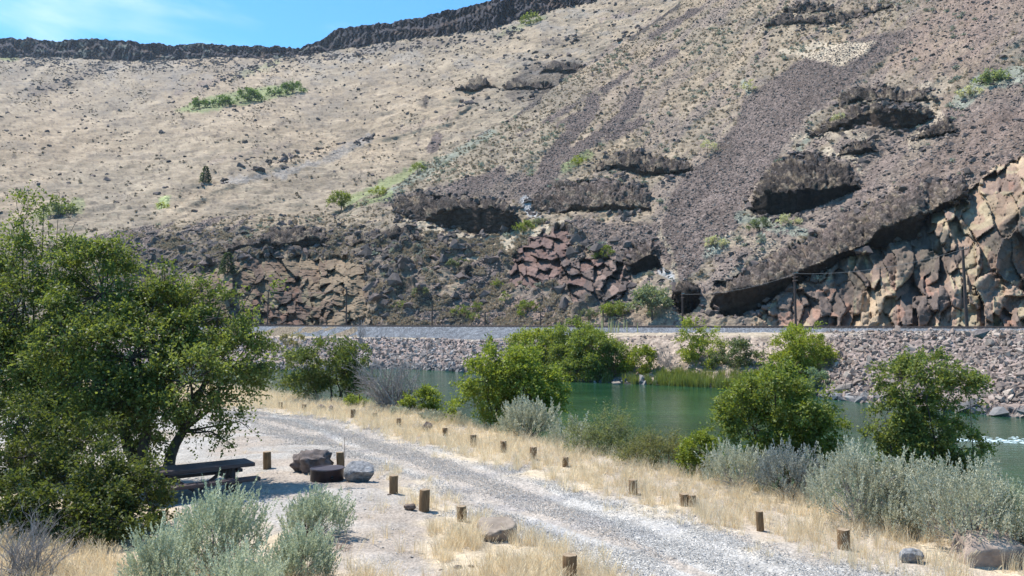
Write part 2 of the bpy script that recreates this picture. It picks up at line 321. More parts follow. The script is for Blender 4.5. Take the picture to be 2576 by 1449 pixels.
        T(lm([(870,505),(940,480),(1060,420)], 12, 5) * .7, C_GRN * 1.6, .1); T(lm([(0,145),(40,150)], 5) * .7, C_GRN * 1.5, .1); T(lm([(1250,92),(1370,45)], 7) * .5, C_GRN * 1.2, .1)
        D([(400,520),(420,505)], 8, .8, C_GRN * 2); D([(100,540),(200,515)], 16, .5, C_GRN * 1.6); D([(1300,85),(1180,105),(1030,110),(900,130)], 7, .5, C_DRK * 2.6)
        # shading relief is left to the geometry; grey frost of stones under the rim
        T(ss(.5, .75, fbm(x / 40, y / 14, 4, 71)) * (1 - ss(150, 330, y)) * .35, C_GREY * .9, .4)
    return col, st

BASALT = []
def outcrop(x, y, Yg, lab, idn, top, lip, bot, oh=2.0, ends=14):
    """a rock bench: the surface runs out flatter to a lip, then drops as a steep face and joins the slope again"""
    x0 = max(top[0][0], bot[0][0]) ; x1 = min(top[-1][0], bot[-1][0])
    jl = (fbm(x / 44, x * 0 + idn, 3, 100 + idn, .4) - .5)
    jt = (fbm(x / 46, x * 0 + idn * 3, 3, 140 + idn, .4) - .5); t = pl(x, top) + jt * 22; l = pl(x, lip) + jl * 20; b = pl(x, bot) + (fbm(x / 26, x * 0 + idn, 2, 7) - .5) * 10
    b = np.maximum(b, l + 3); t = np.minimum(t, l - 3)
    e = ss(0, ends, x - x0) * ss(0, ends, x1 - x); l = b + (l - b) * np.sqrt(e + 1e-6); t = b + (t - b) * np.sqrt(e + 1e-6) * 1.0
    m = (x > x0) & (x < x1) & (y > t) & (y < b)
    if idn not in (1, 5, 6, 11, 17): b = l + (b - l) * .55; oh = oh * .45
    m = (x > x0) & (x < x1) & (y > t) & (y < b)
    Yt, Yb = near_or_far(x, t), near_or_far(x, b)
    t1 = np.clip((y - t) / (l - t + 1e-6), 0, 1); t2 = np.clip((y - l) / (b - l + 1e-6), 0, 1)
    YL = Yb - oh * e * .6
    top_s = 1 / (1 / Yt + (1 / YL - 1 / Yt) * (t1 ** .75)); face = Yb + oh * e * (t2 - .6)
    Yn = np.where(y < l, top_s, face)
    k = m & (e > .02)
    Yg[k] = Yn[k]; lab[k] = idn
    return k, (t2 > .05) & k, t1
near_or_far = None

OUT_N = [ # id, label, top, lip, bottom, overhang, own colour
 (1, 'long dark basalt outcrop with a smooth shaded wall above the pale grass saddle', [(985,512),(1010,500),(1060,484),(1150,492),(1250,500),(1305,520)], [(985,525),(1040,548),(1080,552),(1130,528),(1200,520),(1305,536)], [(985,530),(1040,556),(1090,566),(1150,580),(1240,594),(1305,582)], 1.1, 1.0),
 (2, 'broad rubbly basalt hump right of the pale grass saddle with a low shaded wall', [(1335,500),(1380,472),(1450,455),(1540,452),(1640,480)], [(1335,520),(1400,530),(1450,520),(1530,515),(1640,525)], [(1335,528),(1400,542),(1460,548),(1540,545),(1640,532)], 2.5, 1.25),
 (3, 'lumpy dark outcrop below the two narrow talus streaks', [(1495,410),(1540,385),(1600,384),(1680,400),(1745,410)], [(1495,428),(1550,420),(1620,425),(1680,432),(1745,425)], [(1495,436),(1550,438),(1620,447),(1690,452),(1745,434)], 2.5, 1.1),
 (5, 'big black rounded outcrop left of the diagonal rubble slab', [(1885,500),(1920,440),(1960,400),(2010,385),(2080,392),(2130,410),(2168,445)], [(1885,512),(1930,480),(2000,472),(2060,470),(2120,462),(2168,462)], [(1885,530),(1930,545),(2000,538),(2060,520),(2120,492),(2168,470)], 1.2, .8),
 (6, 'long elliptical outcrop with a smooth brown shaded wall high on the right', [(2035,335),(2080,300),(2150,268),(2240,246),(2300,250),(2352,290)], [(2035,343),(2090,322),(2160,290),(2240,278),(2310,276),(2352,292)], [(2035,350),(2090,334),(2170,318),(2240,322),(2310,312),(2352,296)], 1.0, .95),
 (7, 'craggy cap of basalt just above the long elliptical outcrop', [(2105,262),(2150,222),(2220,210),(2290,232),(2350,232)], [(2105,266),(2160,248),(2220,244),(2290,250),(2350,242)], [(2105,270),(2160,258),(2220,258),(2290,258),(2350,250)], 2.5, 1.15),
 (8, 'small dark dome right of the long elliptical outcrop', [(2300,345),(2345,312),(2385,303),(2415,325)], [(2300,348),(2345,336),(2385,326),(2415,332)], [(2300,354),(2345,353),(2385,350),(2415,338)], 2.5, .9),
 (9, 'black crag between the big rounded outcrop and the elliptical one', [(2105,385),(2150,360),(2195,342),(2210,360)], [(2105,390),(2150,378),(2195,365),(2210,370)], [(2105,396),(2150,398),(2195,392),(2210,378)], 2.5, .85),
 (10, 'dark ledge cut by the top edge of the photo above the pale patch', [(1970,28),(2010,15),(2060,10),(2100,25)], [(1970,31),(2010,25),(2060,22),(2100,30)], [(1970,35),(2010,38),(2060,38),(2100,34)], 2.5, .9),
 (20, 'low brown ledge just under the dark ledge near the top edge', [(1925,60),(2000,44),(2120,36),(2250,8)], [(1925,63),(2000,56),(2120,48),(2250,16)], [(1925,67),(2000,72),(2120,62),(2250,22)], 2.5, 1.3),
 (11, 'long diagonal rubble slab with a deep shaded overhang above the tan cliff', [(1785,745),(1800,715),(1900,670),(2000,612),(2150,525),(2300,462),(2435,435)], [(1785,752),(1800,744),(1924,713),(2000,690),(2070,652),(2104,640),(2177,610),(2217,570),(2350,524),(2435,488)], [(1785,775),(1817,803),(1904,785),(1930,760),(1990,722),(2064,695),(2110,660),(2184,628),(2240,614),(2304,600),(2330,548),(2435,500)], 3.5, 1.3),
 (12, 'rounded dark crag leaning right above the railway bushes', [(1560,640),(1600,598),(1640,592),(1668,625)], [(1560,668),(1600,655),(1640,640),(1668,640)], [(1560,715),(1600,722),(1640,716),(1668,690)], 2.5, .9),
 (14, 'small round black boulder outcrop left of the grey gravel chute', [(1152,688),(1170,671),(1190,690)], [(1152,692),(1170,684),(1190,694)], [(1152,698),(1170,706),(1190,700)], 2, .8),
 (17, 'dark knob between the sage bush and the end of the diagonal slab', [(1686,735),(1710,712),(1740,712),(1765,735)], [(1686,742),(1710,730),(1740,730),(1765,745)], [(1686,765),(1710,788),(1740,790),(1765,770)], 2, .8),
 (18, 'craggy dark band over the left part of the low cliff', [(540,640),(600,600),(680,588),(760,572),(830,600)], [(540,648),(600,622),(680,612),(760,600),(830,612)], [(540,655),(600,648),(680,644),(760,636),(830,624)], 2.5, 1.1),
 (19, 'dark humps right of the craggy band under the talus patch', [(880,610),(930,588),(1000,582),(1070,596)], [(880,614),(930,600),(1000,594),(1070,604)], [(880,620),(930,618),(1000,616),(1070,612)], 2.5, 1.0),
]
OUT_F = [
 (4, 'left one of two dark crags in the gully below the rimrock', [(1145,222),(1180,206),(1220,204),(1258,216)], [(1145,225),(1180,218),(1220,216),(1258,221)], [(1145,228),(1180,230),(1220,231),(1258,227)], 4, .9),
 (21, 'right one of two dark crags in the gully below the rimrock', [(1262,222),(1300,199),(1350,202),(1400,212)], [(1262,226),(1300,214),(1350,216),(1400,219)], [(1262,230),(1300,235),(1350,236),(1400,226)], 4, .9),
 (22, 'scattered dark crags high in the gully above the pair', [(1355,178),(1400,158),(1445,156),(1480,176)], [(1355,181),(1400,172),(1445,170),(1480,181)], [(1355,186),(1400,192),(1445,195),(1480,187)], 4, 1.1),
]
CLIFFS = [ # id base, label, polygon, cell width, cell height, how far blocks differ in depth
 ('R', 'tall tan and pink jointed rock cliff at the right behind the railway', [(1880,830),(1930,770),(1985,735),(2010,715),(2075,700),(2100,655),(2185,625),(2215,612),(2305,605),(2325,545),(2430,500),(2480,432),(2560,400),(2900,370),(2900,830)], 54, 118, 3.3),
 ('L', 'low brown jointed cliff left of the railway poles', [(455,730),(470,690),(620,655),(640,648),(740,652),(850,650),(915,665),(925,740),(930,830),(455,830)], 46, 62, 3.6),
 ('M', 'reddish broken rock knoll between the gravel chute and the leaning crag', [(1290,640),(1330,600),(1420,575),(1440,620),(1430,655),(1480,650),(1560,640),(1590,690),(1570,745),(1450,765),(1420,720),(1330,720),(1270,725)], 27, 25, 3.4),
]
def build_hill(near):
    global near_or_far
    if near:
        xs = np.arange(-300, 2877, 2.5); nr = 345
        L0 = pl(xs, LINE) + (fbm(xs / 30, xs * 0, 3, 3) - .5) * 7
        s = np.linspace(0, 1, nr) ** 1.0
        y = L0[None, :] + s[:, None] * (836 - L0[None, :]); x = np.repeat(xs[None, :], nr, 0); tps = near_tps; outs = OUT_N
    else:
        xs = np.arange(-300, 1990, 2.8); nr = 190
        a = pl(xs, RIMB); b = np.maximum(pl(xs, LINE) + 30, a + 20); s = np.linspace(0, 1, nr)
        y = a[None, :] + s[:, None] * (b - a)[None, :]; x = np.repeat(xs[None, :], nr, 0); tps = far_tps; outs = OUT_F
    near_or_far = tps
    Yg = tps(x, y); lab = np.zeros(x.shape, int)
    # gully creases and spurs running down the slope
    if not near:
        d = sdl(x, y, [(1230,215),(1120,300),(880,358),(660,418),(540,468),(430,530)], 0)
        side = (y - pl(x, [(400,545),(540,468),(660,418),(880,358),(1120,300),(1230,215)]))
        Yg = Yg * (1 + .045 * np.exp(-(np.clip(-side, 0, 999) / 28.) ** 1.2) * ss(400, 520, x) * (1 - ss(1150, 1240, x)) * (side < 0)
                   - .02 * np.exp(-((side - 8) / 12.) ** 2) * ss(400, 520, x) * (1 - ss(1150, 1240, x)))
        Yg = Yg * (1 + .035 * (fbm((x + 2.4 * y) / 200, (x - 2.2 * y) / 600, 3, 81) - .5) + .012 * (fbm((x + 2.5 * y) / 45, (x - 2.2 * y) / 300, 3, 82) - .5))
    else:
        Yg = Yg * (1 + .05 * (fbm((x + 1.1 * y) / 210, (x - 1.1 * y) / 900, 3, 83) - .5) * ss(0, 120, y - pl(x, LINE) + 20))
        Yg = Yg * (1 + .025 * (fbm((x + 1.1 * y) / 55, (x - 1.1 * y) / 400, 3, 85) - .5))
    col, st = paint(x, y, near)
    rockm = np.zeros(x.shape); facem = np.zeros(x.shape, bool)
    for (idn, lb, top, lip, bot, oh, ck) in outs:
        k, f, t1 = outcrop(x, y, Yg, lab, idn, top, lip, bot, oh)
        rockm[k] = 1; facem |= f
        c = C_DRK * ck; c = c * (.7 + .7 * fbm(x[k] / 9, y[k] / 9, 3, idn))[:, None]
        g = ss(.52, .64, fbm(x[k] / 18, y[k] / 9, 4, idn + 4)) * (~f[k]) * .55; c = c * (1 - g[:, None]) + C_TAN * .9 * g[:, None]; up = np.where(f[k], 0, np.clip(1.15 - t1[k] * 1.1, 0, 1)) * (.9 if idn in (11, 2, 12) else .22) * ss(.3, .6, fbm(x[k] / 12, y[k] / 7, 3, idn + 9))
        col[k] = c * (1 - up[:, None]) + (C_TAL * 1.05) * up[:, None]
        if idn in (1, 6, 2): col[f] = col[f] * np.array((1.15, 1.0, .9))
        if idn in (5, 11, 17, 12): col[f] = col[f] * .55  # shade under the overhanging lips, painted into the face colour
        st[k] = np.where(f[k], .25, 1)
    cliffs = []
    if near:
        for q, (cid, lb, poly, cw, ch, amp) in enumerate(CLIFFS):
            d = sdp(x + (noise2(x / 12, y / 12, 9) - .5) * 16, y + (noise2(x / 12, y / 12, 19) - .5) * 16, poly)
            k = (d < 0) & (lab != 11); wx = x + (noise2(x / 60, y / 60, 66) - .5) * 26; wy = y + (noise2(x / 60, y / 60, 67) - .5) * 24
            fine = ss(.5, .56, fbm(x / 120, y / 90, 2, 90 + q)) > .5 if cid != 'M' else np.zeros(x.shape, bool)
            if cid == 'R': fine |= (y > 745) & (fbm(x / 40, x * 0, 2, 5) > .38); fine |= (x < 2080)
            i1, ox, oy, ed = vor(wx / cw - wy / cw * .12, wy / ch, 200 + q); i2, ox2, oy2, ed2 = vor(wx / cw * 2.1, wy / ch * 2.4, 210 + q)
            idd = np.where(fine, i2 + 7, i1); OX = np.where(fine, ox2 * .55, ox); OY = np.where(fine, oy2 * .5, oy); ED = np.where(fine, ed2 * .5, ed)
            r1, r2, r3, r4 = (rid(idd, 300 + z) for z in range(4))
            dep = (r1 - .5) * amp + OX * (r2 - .5) * 3.6 * amp * .6 + OY * (r3 * 1.7 - .45) * amp * -1.0
            dep += np.exp(-ED / .02) * amp * .3 * r4
            i3, ax, ay, ed3 = vor(wx / 13, wy / 10, 230 + q); dep += (rid(i3, 5) - .5) * (.45 if cid == 'R' else .9) + np.exp(-ed3 / .06) * .2
            i4, bx_, by_, ed4 = vor(wx / cw * 1.3 + 3, wy / ch * 4.5, 240 + q); dep += (rid(i4, 6) - .5) * .7 * (rid(i4, 8) > .5)
            Yg[k] = Yg[k] + dep[k]
            pal = np.array([(.38,.28,.185),(.34,.25,.17),(.295,.205,.145),(.33,.26,.17),(.25,.175,.13),(.205,.145,.112),(.28,.17,.125),(.14,.106,.088)])
            if cid == 'L': pal = pal * .56
            if cid == 'M': pal = np.array([(.15,.10,.085),(.18,.115,.095),(.11,.085,.075),(.13,.095,.08),(.20,.14,.115),(.085,.07,.062)])
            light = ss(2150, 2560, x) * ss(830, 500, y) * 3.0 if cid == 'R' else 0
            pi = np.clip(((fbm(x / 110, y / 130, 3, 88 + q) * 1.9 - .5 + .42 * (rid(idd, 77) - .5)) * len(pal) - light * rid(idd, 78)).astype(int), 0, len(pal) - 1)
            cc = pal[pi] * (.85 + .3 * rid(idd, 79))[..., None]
            if cid == 'R':
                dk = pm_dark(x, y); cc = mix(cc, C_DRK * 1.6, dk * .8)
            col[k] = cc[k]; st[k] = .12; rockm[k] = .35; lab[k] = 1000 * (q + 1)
            cliffs.append((q, k, idd))
    # relief
    u, v = uv(x, y); wx, wy, wz = u * Yg, Yg, CAMH + v * Yg
    big = 1.0 if near else 1.6
    X3 = wx; Z3 = wz * 1.25 + wy * .6
    hi = fbm(X3 / 1.1 / big, Z3 / .8 / big, 3, 50) - .5; mid = fbm(X3 / 5 / big, Z3 / 2.6 / big, 3, 55) - .5
    rdg = 1 - np.abs(2 * fbm(X3 / 4, Z3 / 4, 3, 58) - 1)
    wn_ = RNG.random(x.shape) - .5
    A = (.55 + .25 * st) * big
    dz = A * (hi * .95 + wn_ * .22) + mid * 1.5 * big * (1 - st * .5)
    if near:
        rz = 1 - ss(-20, 30, sdp(x, y, [(250,620),(500,590),(850,575),(1120,590),(1250,640),(1420,560),(1560,630),(1600,770),(1440,800),(1280,720),(1130,740),(1000,790),(250,830)])); i9, _a, _b, e9 = vor(x / 26 + fbm(x / 20, y / 20, 2, 5), y / 15, 500); dz += rz * (rid(i9, 1) > .62) * (np.minimum(e9, .5) * 4.2 * rid(i9, 2))
        kk = (lab < 900) & (lab == 0); dr_ = (rz * (rid(i9, 1) > .62) * ss(.1, .3, e9))[..., None]; col = np.where(kk[..., None], col * (1 - dr_ * .8) + np.array((.105,.082,.068)) * dr_ * .8, col)
    _i, _a, _b, eL = vor(x / 24 + noise2(x / 16, y / 12, 3) * .7, y / 13 + noise2(x / 16, y / 12, 4) * .7, 510); _i2, _a, _b, eS = vor(x / 9 + noise2(x / 7, y / 7, 7) * .5, y / 6.5, 511)
    sc_ = Yg / 170.0; rk = (np.minimum(eL, .5) * 1.7 + (rid(_i, 4) - .5) * .9 + np.minimum(eS, .4) * .85 + (fbm(x / 60, y / 34, 2, 58) - .5) * 2.4 + (noise2(x / 4.5, y / 4, 59) - .5) * .22 - .7) * sc_
    rk = np.where(facem, rk * .28, rk); isout = rockm > .9
    dz = np.where(isout, rk, dz); dz = np.where((rockm > .1) & ~isout, hi * .55 + wn_ * .10, dz)
    edge = ss(0, .012, np.linspace(0, 1, nr))[:, None] if near else np.ones((nr, 1)) 
    frac = .5
    P0 = np.stack([wx, wy, wz], -1); Nn = np.cross(np.gradient(P0, axis=1), np.gradient(P0, axis=0)); Nn /= np.linalg.norm(Nn, axis=-1)[..., None] + 1e-9; Nn *= np.where(Nn[..., 1] > 0, -1, 1)[..., None]
    for _ in range(2): Nn[1:-1, 1:-1] = (Nn[1:-1, 1:-1] * 2 + Nn[:-2, 1:-1] + Nn[2:, 1:-1] + Nn[1:-1, :-2] + Nn[1:-1, 2:]) / 6
    mixn = np.where(isout, 1.0, .0)[..., None]; flat_n = np.array((0, -.5, .85)); Nn = Nn * mixn + flat_n * (1 - mixn)
    P = P0 + Nn * (dz * (.25 + .75 * edge))[..., None]
    if near:  # roll the crest over so that the spur has a back side
        back = P[0] + np.array((0, 9, -5.0)); back2 = P[0] + np.array((0, 60, -40.0))
        P = np.concatenate([back2[None], back[None], P]); col = np.concatenate([col[:1], col[:1], col]); st = np.concatenate([st[:1], st[:1], st]); lab = np.concatenate([lab[:1] * 0, lab[:1] * 0, lab])
        cliffs = [(q, np.concatenate([k[:1] * False, k[:1] * False, k]), np.concatenate([i[:1], i[:1], i])) for q, k, i in cliffs]
        x = np.concatenate([x[:1], x[:1], x]); y = np.concatenate([y[:1], y[:1], y])
    return x, y, P, col, st, lab, cliffs
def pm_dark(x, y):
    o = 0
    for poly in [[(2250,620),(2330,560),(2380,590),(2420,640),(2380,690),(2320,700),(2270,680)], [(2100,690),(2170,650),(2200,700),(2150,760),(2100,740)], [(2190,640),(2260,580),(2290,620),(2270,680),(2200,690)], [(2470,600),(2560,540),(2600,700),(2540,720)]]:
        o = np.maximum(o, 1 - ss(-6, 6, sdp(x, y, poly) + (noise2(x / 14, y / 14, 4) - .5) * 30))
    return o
HILL = {}
for near in (True, False):
    x, y, P, col, st, lab, cliffs = build_hill(near)
    nr, nc = x.shape; V = P.reshape(-1, 3); C4 = np.concatenate([col, st[..., None]], -1).reshape(-1, 4); Q = quads(nr, nc)
    ql = lab.reshape(-1)[Q[:, 0]].copy()
    me = submesh('near_hill' if near else 'far_hill', V, Q, ql == 0, M_HILL if near else M_FAR, C4)
    tag(link('canyon_hillside' if near else 'upper_hillside', me), kind='structure')
    for o in (OUT_N if near else OUT_F):
        s = ql == o[0]
        if s.sum() > 20:
            tag(link('rock_outcrop', submesh('rock_outcrop', V, Q, s, M_ROCK, C4)), o[1], 'rock outcrop', 'basalt outcrops on the canyon side')
    for q, k, idd in cliffs:
        s = ql == 1000 * (q + 1); par = empty('rock_cliff', (0, 0, 0), 0, CLIFFS[q][1], 'cliff')
        ids = idd.reshape(-1)[Q[:, 0]]; un, cnt = np.unique(ids[s], return_counts=True)
        order = un[np.argsort(-cnt)]; bigs = order[:280]; c0 = np.sort(cnt)[::-1]
        bigs = [b for b, n_ in zip(bigs, c0) if n_ > 14]
        rest = s & ~np.isin(ids, bigs)
        for b in bigs:
            qi = np.where(s & (ids == b))[0]; lb_ = np.arange(len(qi)); vm_ = np.full(len(V), 1 << 30)
            for _ in range(60):   # flood labels over shared corners so that a block is one connected piece
                np.minimum.at(vm_, Q[qi].ravel(), np.repeat(lb_, 4)); n2 = vm_[Q[qi]].min(1)
                if (n2 == lb_).all(): break
                lb_ = n2
            keep = lb_ == np.bincount(lb_).argmax(); rest[qi[~keep]] = True; sel = np.zeros(len(Q), bool); sel[qi[keep]] = True
            link('rock_block', submesh('rock_block', V, Q, sel, M_CLIFF, C4), par)
        if rest.any(): tag(link('rubble', submesh('rubble', V, Q, rest, M_CLIFF, C4), par), kind='stuff')
    # where things can be scattered
    A_ = np.linalg.norm(np.cross(V[Q[:, 1]] - V[Q[:, 0]], V[Q[:, 3]] - V[Q[:, 0]]), axis=1)
    HILL[near] = dict(V=V, Q=Q, A=A_, st=st.reshape(-1)[Q[:, 0]], x=x.reshape(-1)[Q[:, 0]], y=y.reshape(-1)[Q[:, 0]], lab=ql, P=P, gx=x, gy=y)

def hill_at(px, py, near=True):
    H = HILL[near]; d = np.hypot(H['x'] - px, H['y'] - py); i = int(np.argmin(d)); return Vector(H['V'][H['Q'][i, 0]])

# rimrock: a columnar wall along the top of the far slope
def rim():
    xs = np.arange(-300, 1990, 1.7); nr = 44; ncol = len(xs)
    tj = (fbm(xs / 7, xs * 0, 3, 1) - .5) * 9 + (np.floor(noise2(xs / 24, xs * 0, 2) * 4) - 1.5) * 2.2
    wig = (fbm(xs / 30, xs * 0 + 3, 3, 12) - .5) * 8
    t = pl(xs, RIMT) + tj * .75; b = pl(xs, RIMB) + 3
    s = np.linspace(0, 1, nr)[:, None]; y = t[None] + s * (b + 3 - t)[None]; x = np.repeat(xs[None], nr, 0)
    Y0 = far_tps(xs, b)[None] * np.ones((nr, 1))
    i1, ox, oy, ed = vor(x / 11 + (fbm(x / 40, y / 10, 2, 8) - .5) * 1.5, y / 44 + 3, 401); i2, ox2, oy2, ed2 = vor(x / 5.5, y / 13, 402)
    dep = (rid(i1, 1) - .5) * 10 + np.abs(ox) * 8 + (rid(i2, 2) - .5) * 4 + np.exp(-ed / .08) * 5 + wig[None] * 1.8
    lean = (1 - s) * (7 + 9 * noise2(x / 60, y * 0, 5)); ledge = ss(.45, .6, s + (noise2(x / 25, y * 0, 6) - .5) * .7) * -9
    Yg = Y0 + dep + lean + ledge + 9 + (RNG.random(x.shape) - .5) * 1.5
    u, v = uv(x, y); P = np.stack([u * Yg, Yg, CAMH + v * Yg], -1)
    # plateau behind the brink
    bk = P[0] + np.array((0, 25, 1.0)); bk2 = P[0] * np.array((1, 1, 1)) + np.array((0, 300, 6.0))
    P = np.concatenate([bk2[None], bk[None], P])
    c = np.array((.052, .046, .050)) * (.7 + .6 * rid(i1, 9) + .3 * (rid(i2, 9) - .5))[..., None]
    g = ss(.60, .72, fbm(x / 26, y / 9, 3, 33)) * .5; c = mix(c, C_SAGE * .8, g * ss(900, 700, x)); c = mix(c, (.12, .075, .05), ss(.62, .75, fbm(x / 30, y / 20, 3, 34)) * .5)
    c = np.concatenate([np.repeat(C_TAN[None, None] * .8, nc_ := ncol, 1), c[:1], c]); st_ = np.concatenate([np.zeros((1, ncol)), np.ones((1, ncol)), np.full((nr, ncol), .6)])
    C4 = np.concatenate([c, st_[..., None]], -1).reshape(-1, 4)
    me = npmesh('rimrock', P.reshape(-1, 3), quads(nr + 2, ncol), M_RIM, C4)
    tag(link('rimrock_cliff', me), 'dark columnar basalt rim running along the skyline above the tan slope', 'cliff')
M_RIM = terrain_mat('rimrock', .12, .6, bump=.7, dist=.8, lo=.6, hi=1.4, vscale=.35)
rim()
# ------------------------------------------------------------------ far bank, railway bed
def rail_y(u): return 12774.0 / (105.0 + 62.0 * u)
YW = [(-400,930),(650,932),(1000,928),(1150,935),(1300,950),(1580,966),(1700,970),(1900,979),(2000,986),(2100,1005),(2200,1016),(2400,1036),(2576,1052),(2900,1080)]
def shore_y(x):
    _, v = uv(x, pl(x, YW)); return (WATER - CAMH) / v
def crest_yz(x):
    z = pl(x, [(-400,1.9),(650,1.9),(1000,1.9),(1200,1.8),(1400,2.4),(1550,2.9),(2000,3.1),(2300,3.3),(2576,3.4),(2900,3.5)])
    yp = pl(x, [(-400,836),(650,845),(950,838),(1100,852),(1200,857),(1400,846),(1600,844),(2000,843),(2300,841),(2576,842),(2900,842)])
    _, v = uv(x, yp); return (z - CAMH) / v, z
RAILZ = 4.0
def far_bank():
    xs = np.arange(-300, 2877, 2.5); u, _ = uv(xs, 820.0 + 0 * xs); yr = rail_y(u); yw = shore_y(xs); yc, zc = crest_yz(xs)
    yc = np.minimum(yc, yr - 6.5); yw = np.minimum(yw, yc - 6)
    rows = []; kinds = []
    def seg(y0, z0, y1, z1, n, kind, last=False):
        for k in range(n): t = k / n; rows.append((y0 + (y1 - y0) * t, z0 + (z1 - z0) * t)); kinds.append(kind)
    bt = 2.6 + (3.85 - zc) * 1.6 + 14 * ss(930, 1010, xs) * ss(1520, 1440, xs)   # foot of the ballast slope
    ya = np.maximum(yr - bt, yc + .3)
    seg(yw - 6, WATER - 1.6, yw, WATER + .02, 4, 0); seg(yw, WATER + .02, yc, zc, 66, 1); seg(yc, zc, ya, zc + .15, 12, 2)
    seg(ya, zc + .15, yr - 2.3, 3.72 + 0 * zc, 22, 3); seg(yr - 2.3, 3.72 + 0 * zc, yr + 2.3, 3.72 + 0 * zc, 5, 4); seg(yr + 2.3, 3.72 + 0 * zc, yr + 4, 3.1 + 0 * zc, 3, 4); seg(yr + 4, 3.1 + 0 * zc, yr + 22, 3.0 + 0 * zc, 8, 5)
    Y = np.array([r[0] for r in rows]); Z = np.array([r[1] + 0 * xs for r in rows]); K = np.repeat(np.array(kinds)[:, None], len(xs), 1)
    X = Y * u[None]; x = np.repeat(xs[None], len(Y), 0)
    bank = ((K == 1) | (K == 0))
    n1 = fbm(X / 4, Y / 4, 4, 120) - .5; n2 = noise2(X / .7, Y / .7, 121) - .5; n3_ = noise2(X / .25, Y / .25, 125) - .5
    Z = Z + bank * (n1 * 1.3 * ss(0, .15, np.linspace(0, 1, len(Y)))[:, None] + n2 * .3) + (K == 2) * (n1 * .3 + n2 * .12) + ((K == 3)) * (n2 * .10 + n3_ * .12) + (K == 5) * n1 * .5
    X = X + (fbm(Y, X, 2, 9) - .5) * bank * .4
    col = np.empty(X.shape + (3,)); col[:] = (.25, .195, .17); st = np.full(X.shape, .7)
    col *= (.8 + .5 * fbm(X / 5, Y / 5, 4, 130))[..., None]
    rb = bank & (x > 1480) & (x < 2100); col = np.where(rb[..., None], np.array((.34, .265, .205)) * (.85 + .3 * fbm(X / 6, Y / 3, 3, 131))[..., None], col)
    wet = np.clip((WATER + .55 - Z) / .3, 0, 1) * bank; col = mix(col, (.07, .065, .06), wet)
    tp = ss(.35, .6, fbm(X / 7, Y / 3, 4, 132)); col = np.where((K == 2)[..., None], mix(np.broadcast_to(np.array((.30, .25, .22)), col.shape), C_PALE * .85, np.maximum(tp, ss(1450, 1550, x) * (1 - ss(1900, 2000, x)))), col)
    bal = (K == 3) | (K == 4); col = np.where(bal[..., None], np.array((.17, .175, .185)) * (.8 + .4 * noise2(X / .6, Y / .6, 140))[..., None], col); st = np.where(bal, .9, st)
    small = (K == 3) & ((x < 900)[...]) ; col = np.where(small[..., None] & (fbm(X / 6, Y / 2, 3, 141) > .48)[..., None], C_TAN * .7, col)
    col = np.where((K == 5)[..., None], mix(np.broadcast_to(C_TAL * 1.3, col.shape), C_PALE * .8, ss(.42, .6, fbm(X / 6, Y / 4, 4, 142))), col)
    V = np.stack([X, Y, Z], -1).reshape(-1, 3); C4 = np.concatenate([col, st[..., None]], -1).reshape(-1, 4); Q = quads(*X.shape); qk = K.reshape(-1)[Q[:, 0]]
    s3 = (qk == 3) | (qk == 4)
    bk = tag(link('river_bank', submesh('river_bank', V, Q, ~s3, M_BANK, C4)), kind='structure')
    tag(link('ballast_bed', submesh('ballast_bed', V, Q, s3, M_BALLAST, C4)), kind='structure')
    return bk, dict(X=X, Y=Y, Z=Z, K=K, x=x)
M_BALLAST = terrain_mat('track ballast', 2, 11, bump=.9, dist=.1, vscale=7, lo=.85, hi=1.15)
BANK, BG = far_bank()
def sample_bank(kind, n, wfun=None, seed=0):
    r = np.random.default_rng(seed); K = BG['K']; idx = np.argwhere(K == kind); p = np.ones(len(idx))
    X, Y, Z = (BG[k][idx[:, 0], idx[:, 1]] for k in 'XYZ'); x = BG['x'][idx[:, 0], idx[:, 1]]
    if wfun is not None: p = wfun(x, X, Y, Z)
    p = p * Y; p = p / p.sum(); ch = r.choice(len(idx), n, p=p)
    return np.stack([X[ch] + r.normal(0, .15, n), Y[ch] + r.normal(0, .15, n), Z[ch]], -1), x[ch]

def hull(name, pts, m, col=None):
    bm = bmesh.new()
    for p in pts: bm.verts.new(p)
    g = bmesh.ops.convex_hull(bm, input=bm.verts); bmesh.ops.delete(bm, geom=list({e for e in g['geom_interior'] + g['geom_unused'] if isinstance(e, bmesh.types.BMVert)}), context='VERTS')
    bmesh.ops.recalc_face_normals(bm, faces=bm.faces)
    me = bpy.data.meshes.new(name); bm.to_mesh(me); bm.free(); me.materials.append(m); return me
def stone_mesh(name, m, seed, flat=.6, n=11):
    r = np.random.default_rng(seed); p = r.normal(size=(n, 3)); p /= np.linalg.norm(p, axis=1)[:, None]; p *= r.uniform(.75, 1.1, (n, 1)); p *= (1, .8, flat)
    return hull(name, p, m)
def rock_mat(name, cols, sc=3, rough=.92, spec=.15, lo=.75, hi=1.25, bump=.5, dist=.05, dusty=None):
    m = mat(name); n = N(m); oi = n('ObjectInfo'); tcn = n('TexCoord'); ge = n('NewGeometry')
    c = ramp(n, oi.outputs['Random'], [(q / (len(cols) - 1) * .999, cc) for q, cc in enumerate(cols)])
    a = n('TexNoise', {'Vector': tcn.outputs['Object'], 'Scale': sc, 'Detail': 6, 'Roughness': .7}); f = ramp(n, a.outputs['Fac'], [(.3, lo), (.7, hi)])
    c = n('Mix', {0: 1.0, 6: c, 7: f}, data_type='RGBA', blend_type='MULTIPLY').outputs[2]
    bp = n('Bump', {'Strength': bump, 'Distance': dist, 'Height': a.outputs['Fac']})
    p = n('BsdfPrincipled', {'Base Color': c, 'Roughness': rough, 'Normal': bp.outputs[0], 'Specular IOR Level': spec}); n('OutputMaterial', {0: p.outputs[0]}); return m
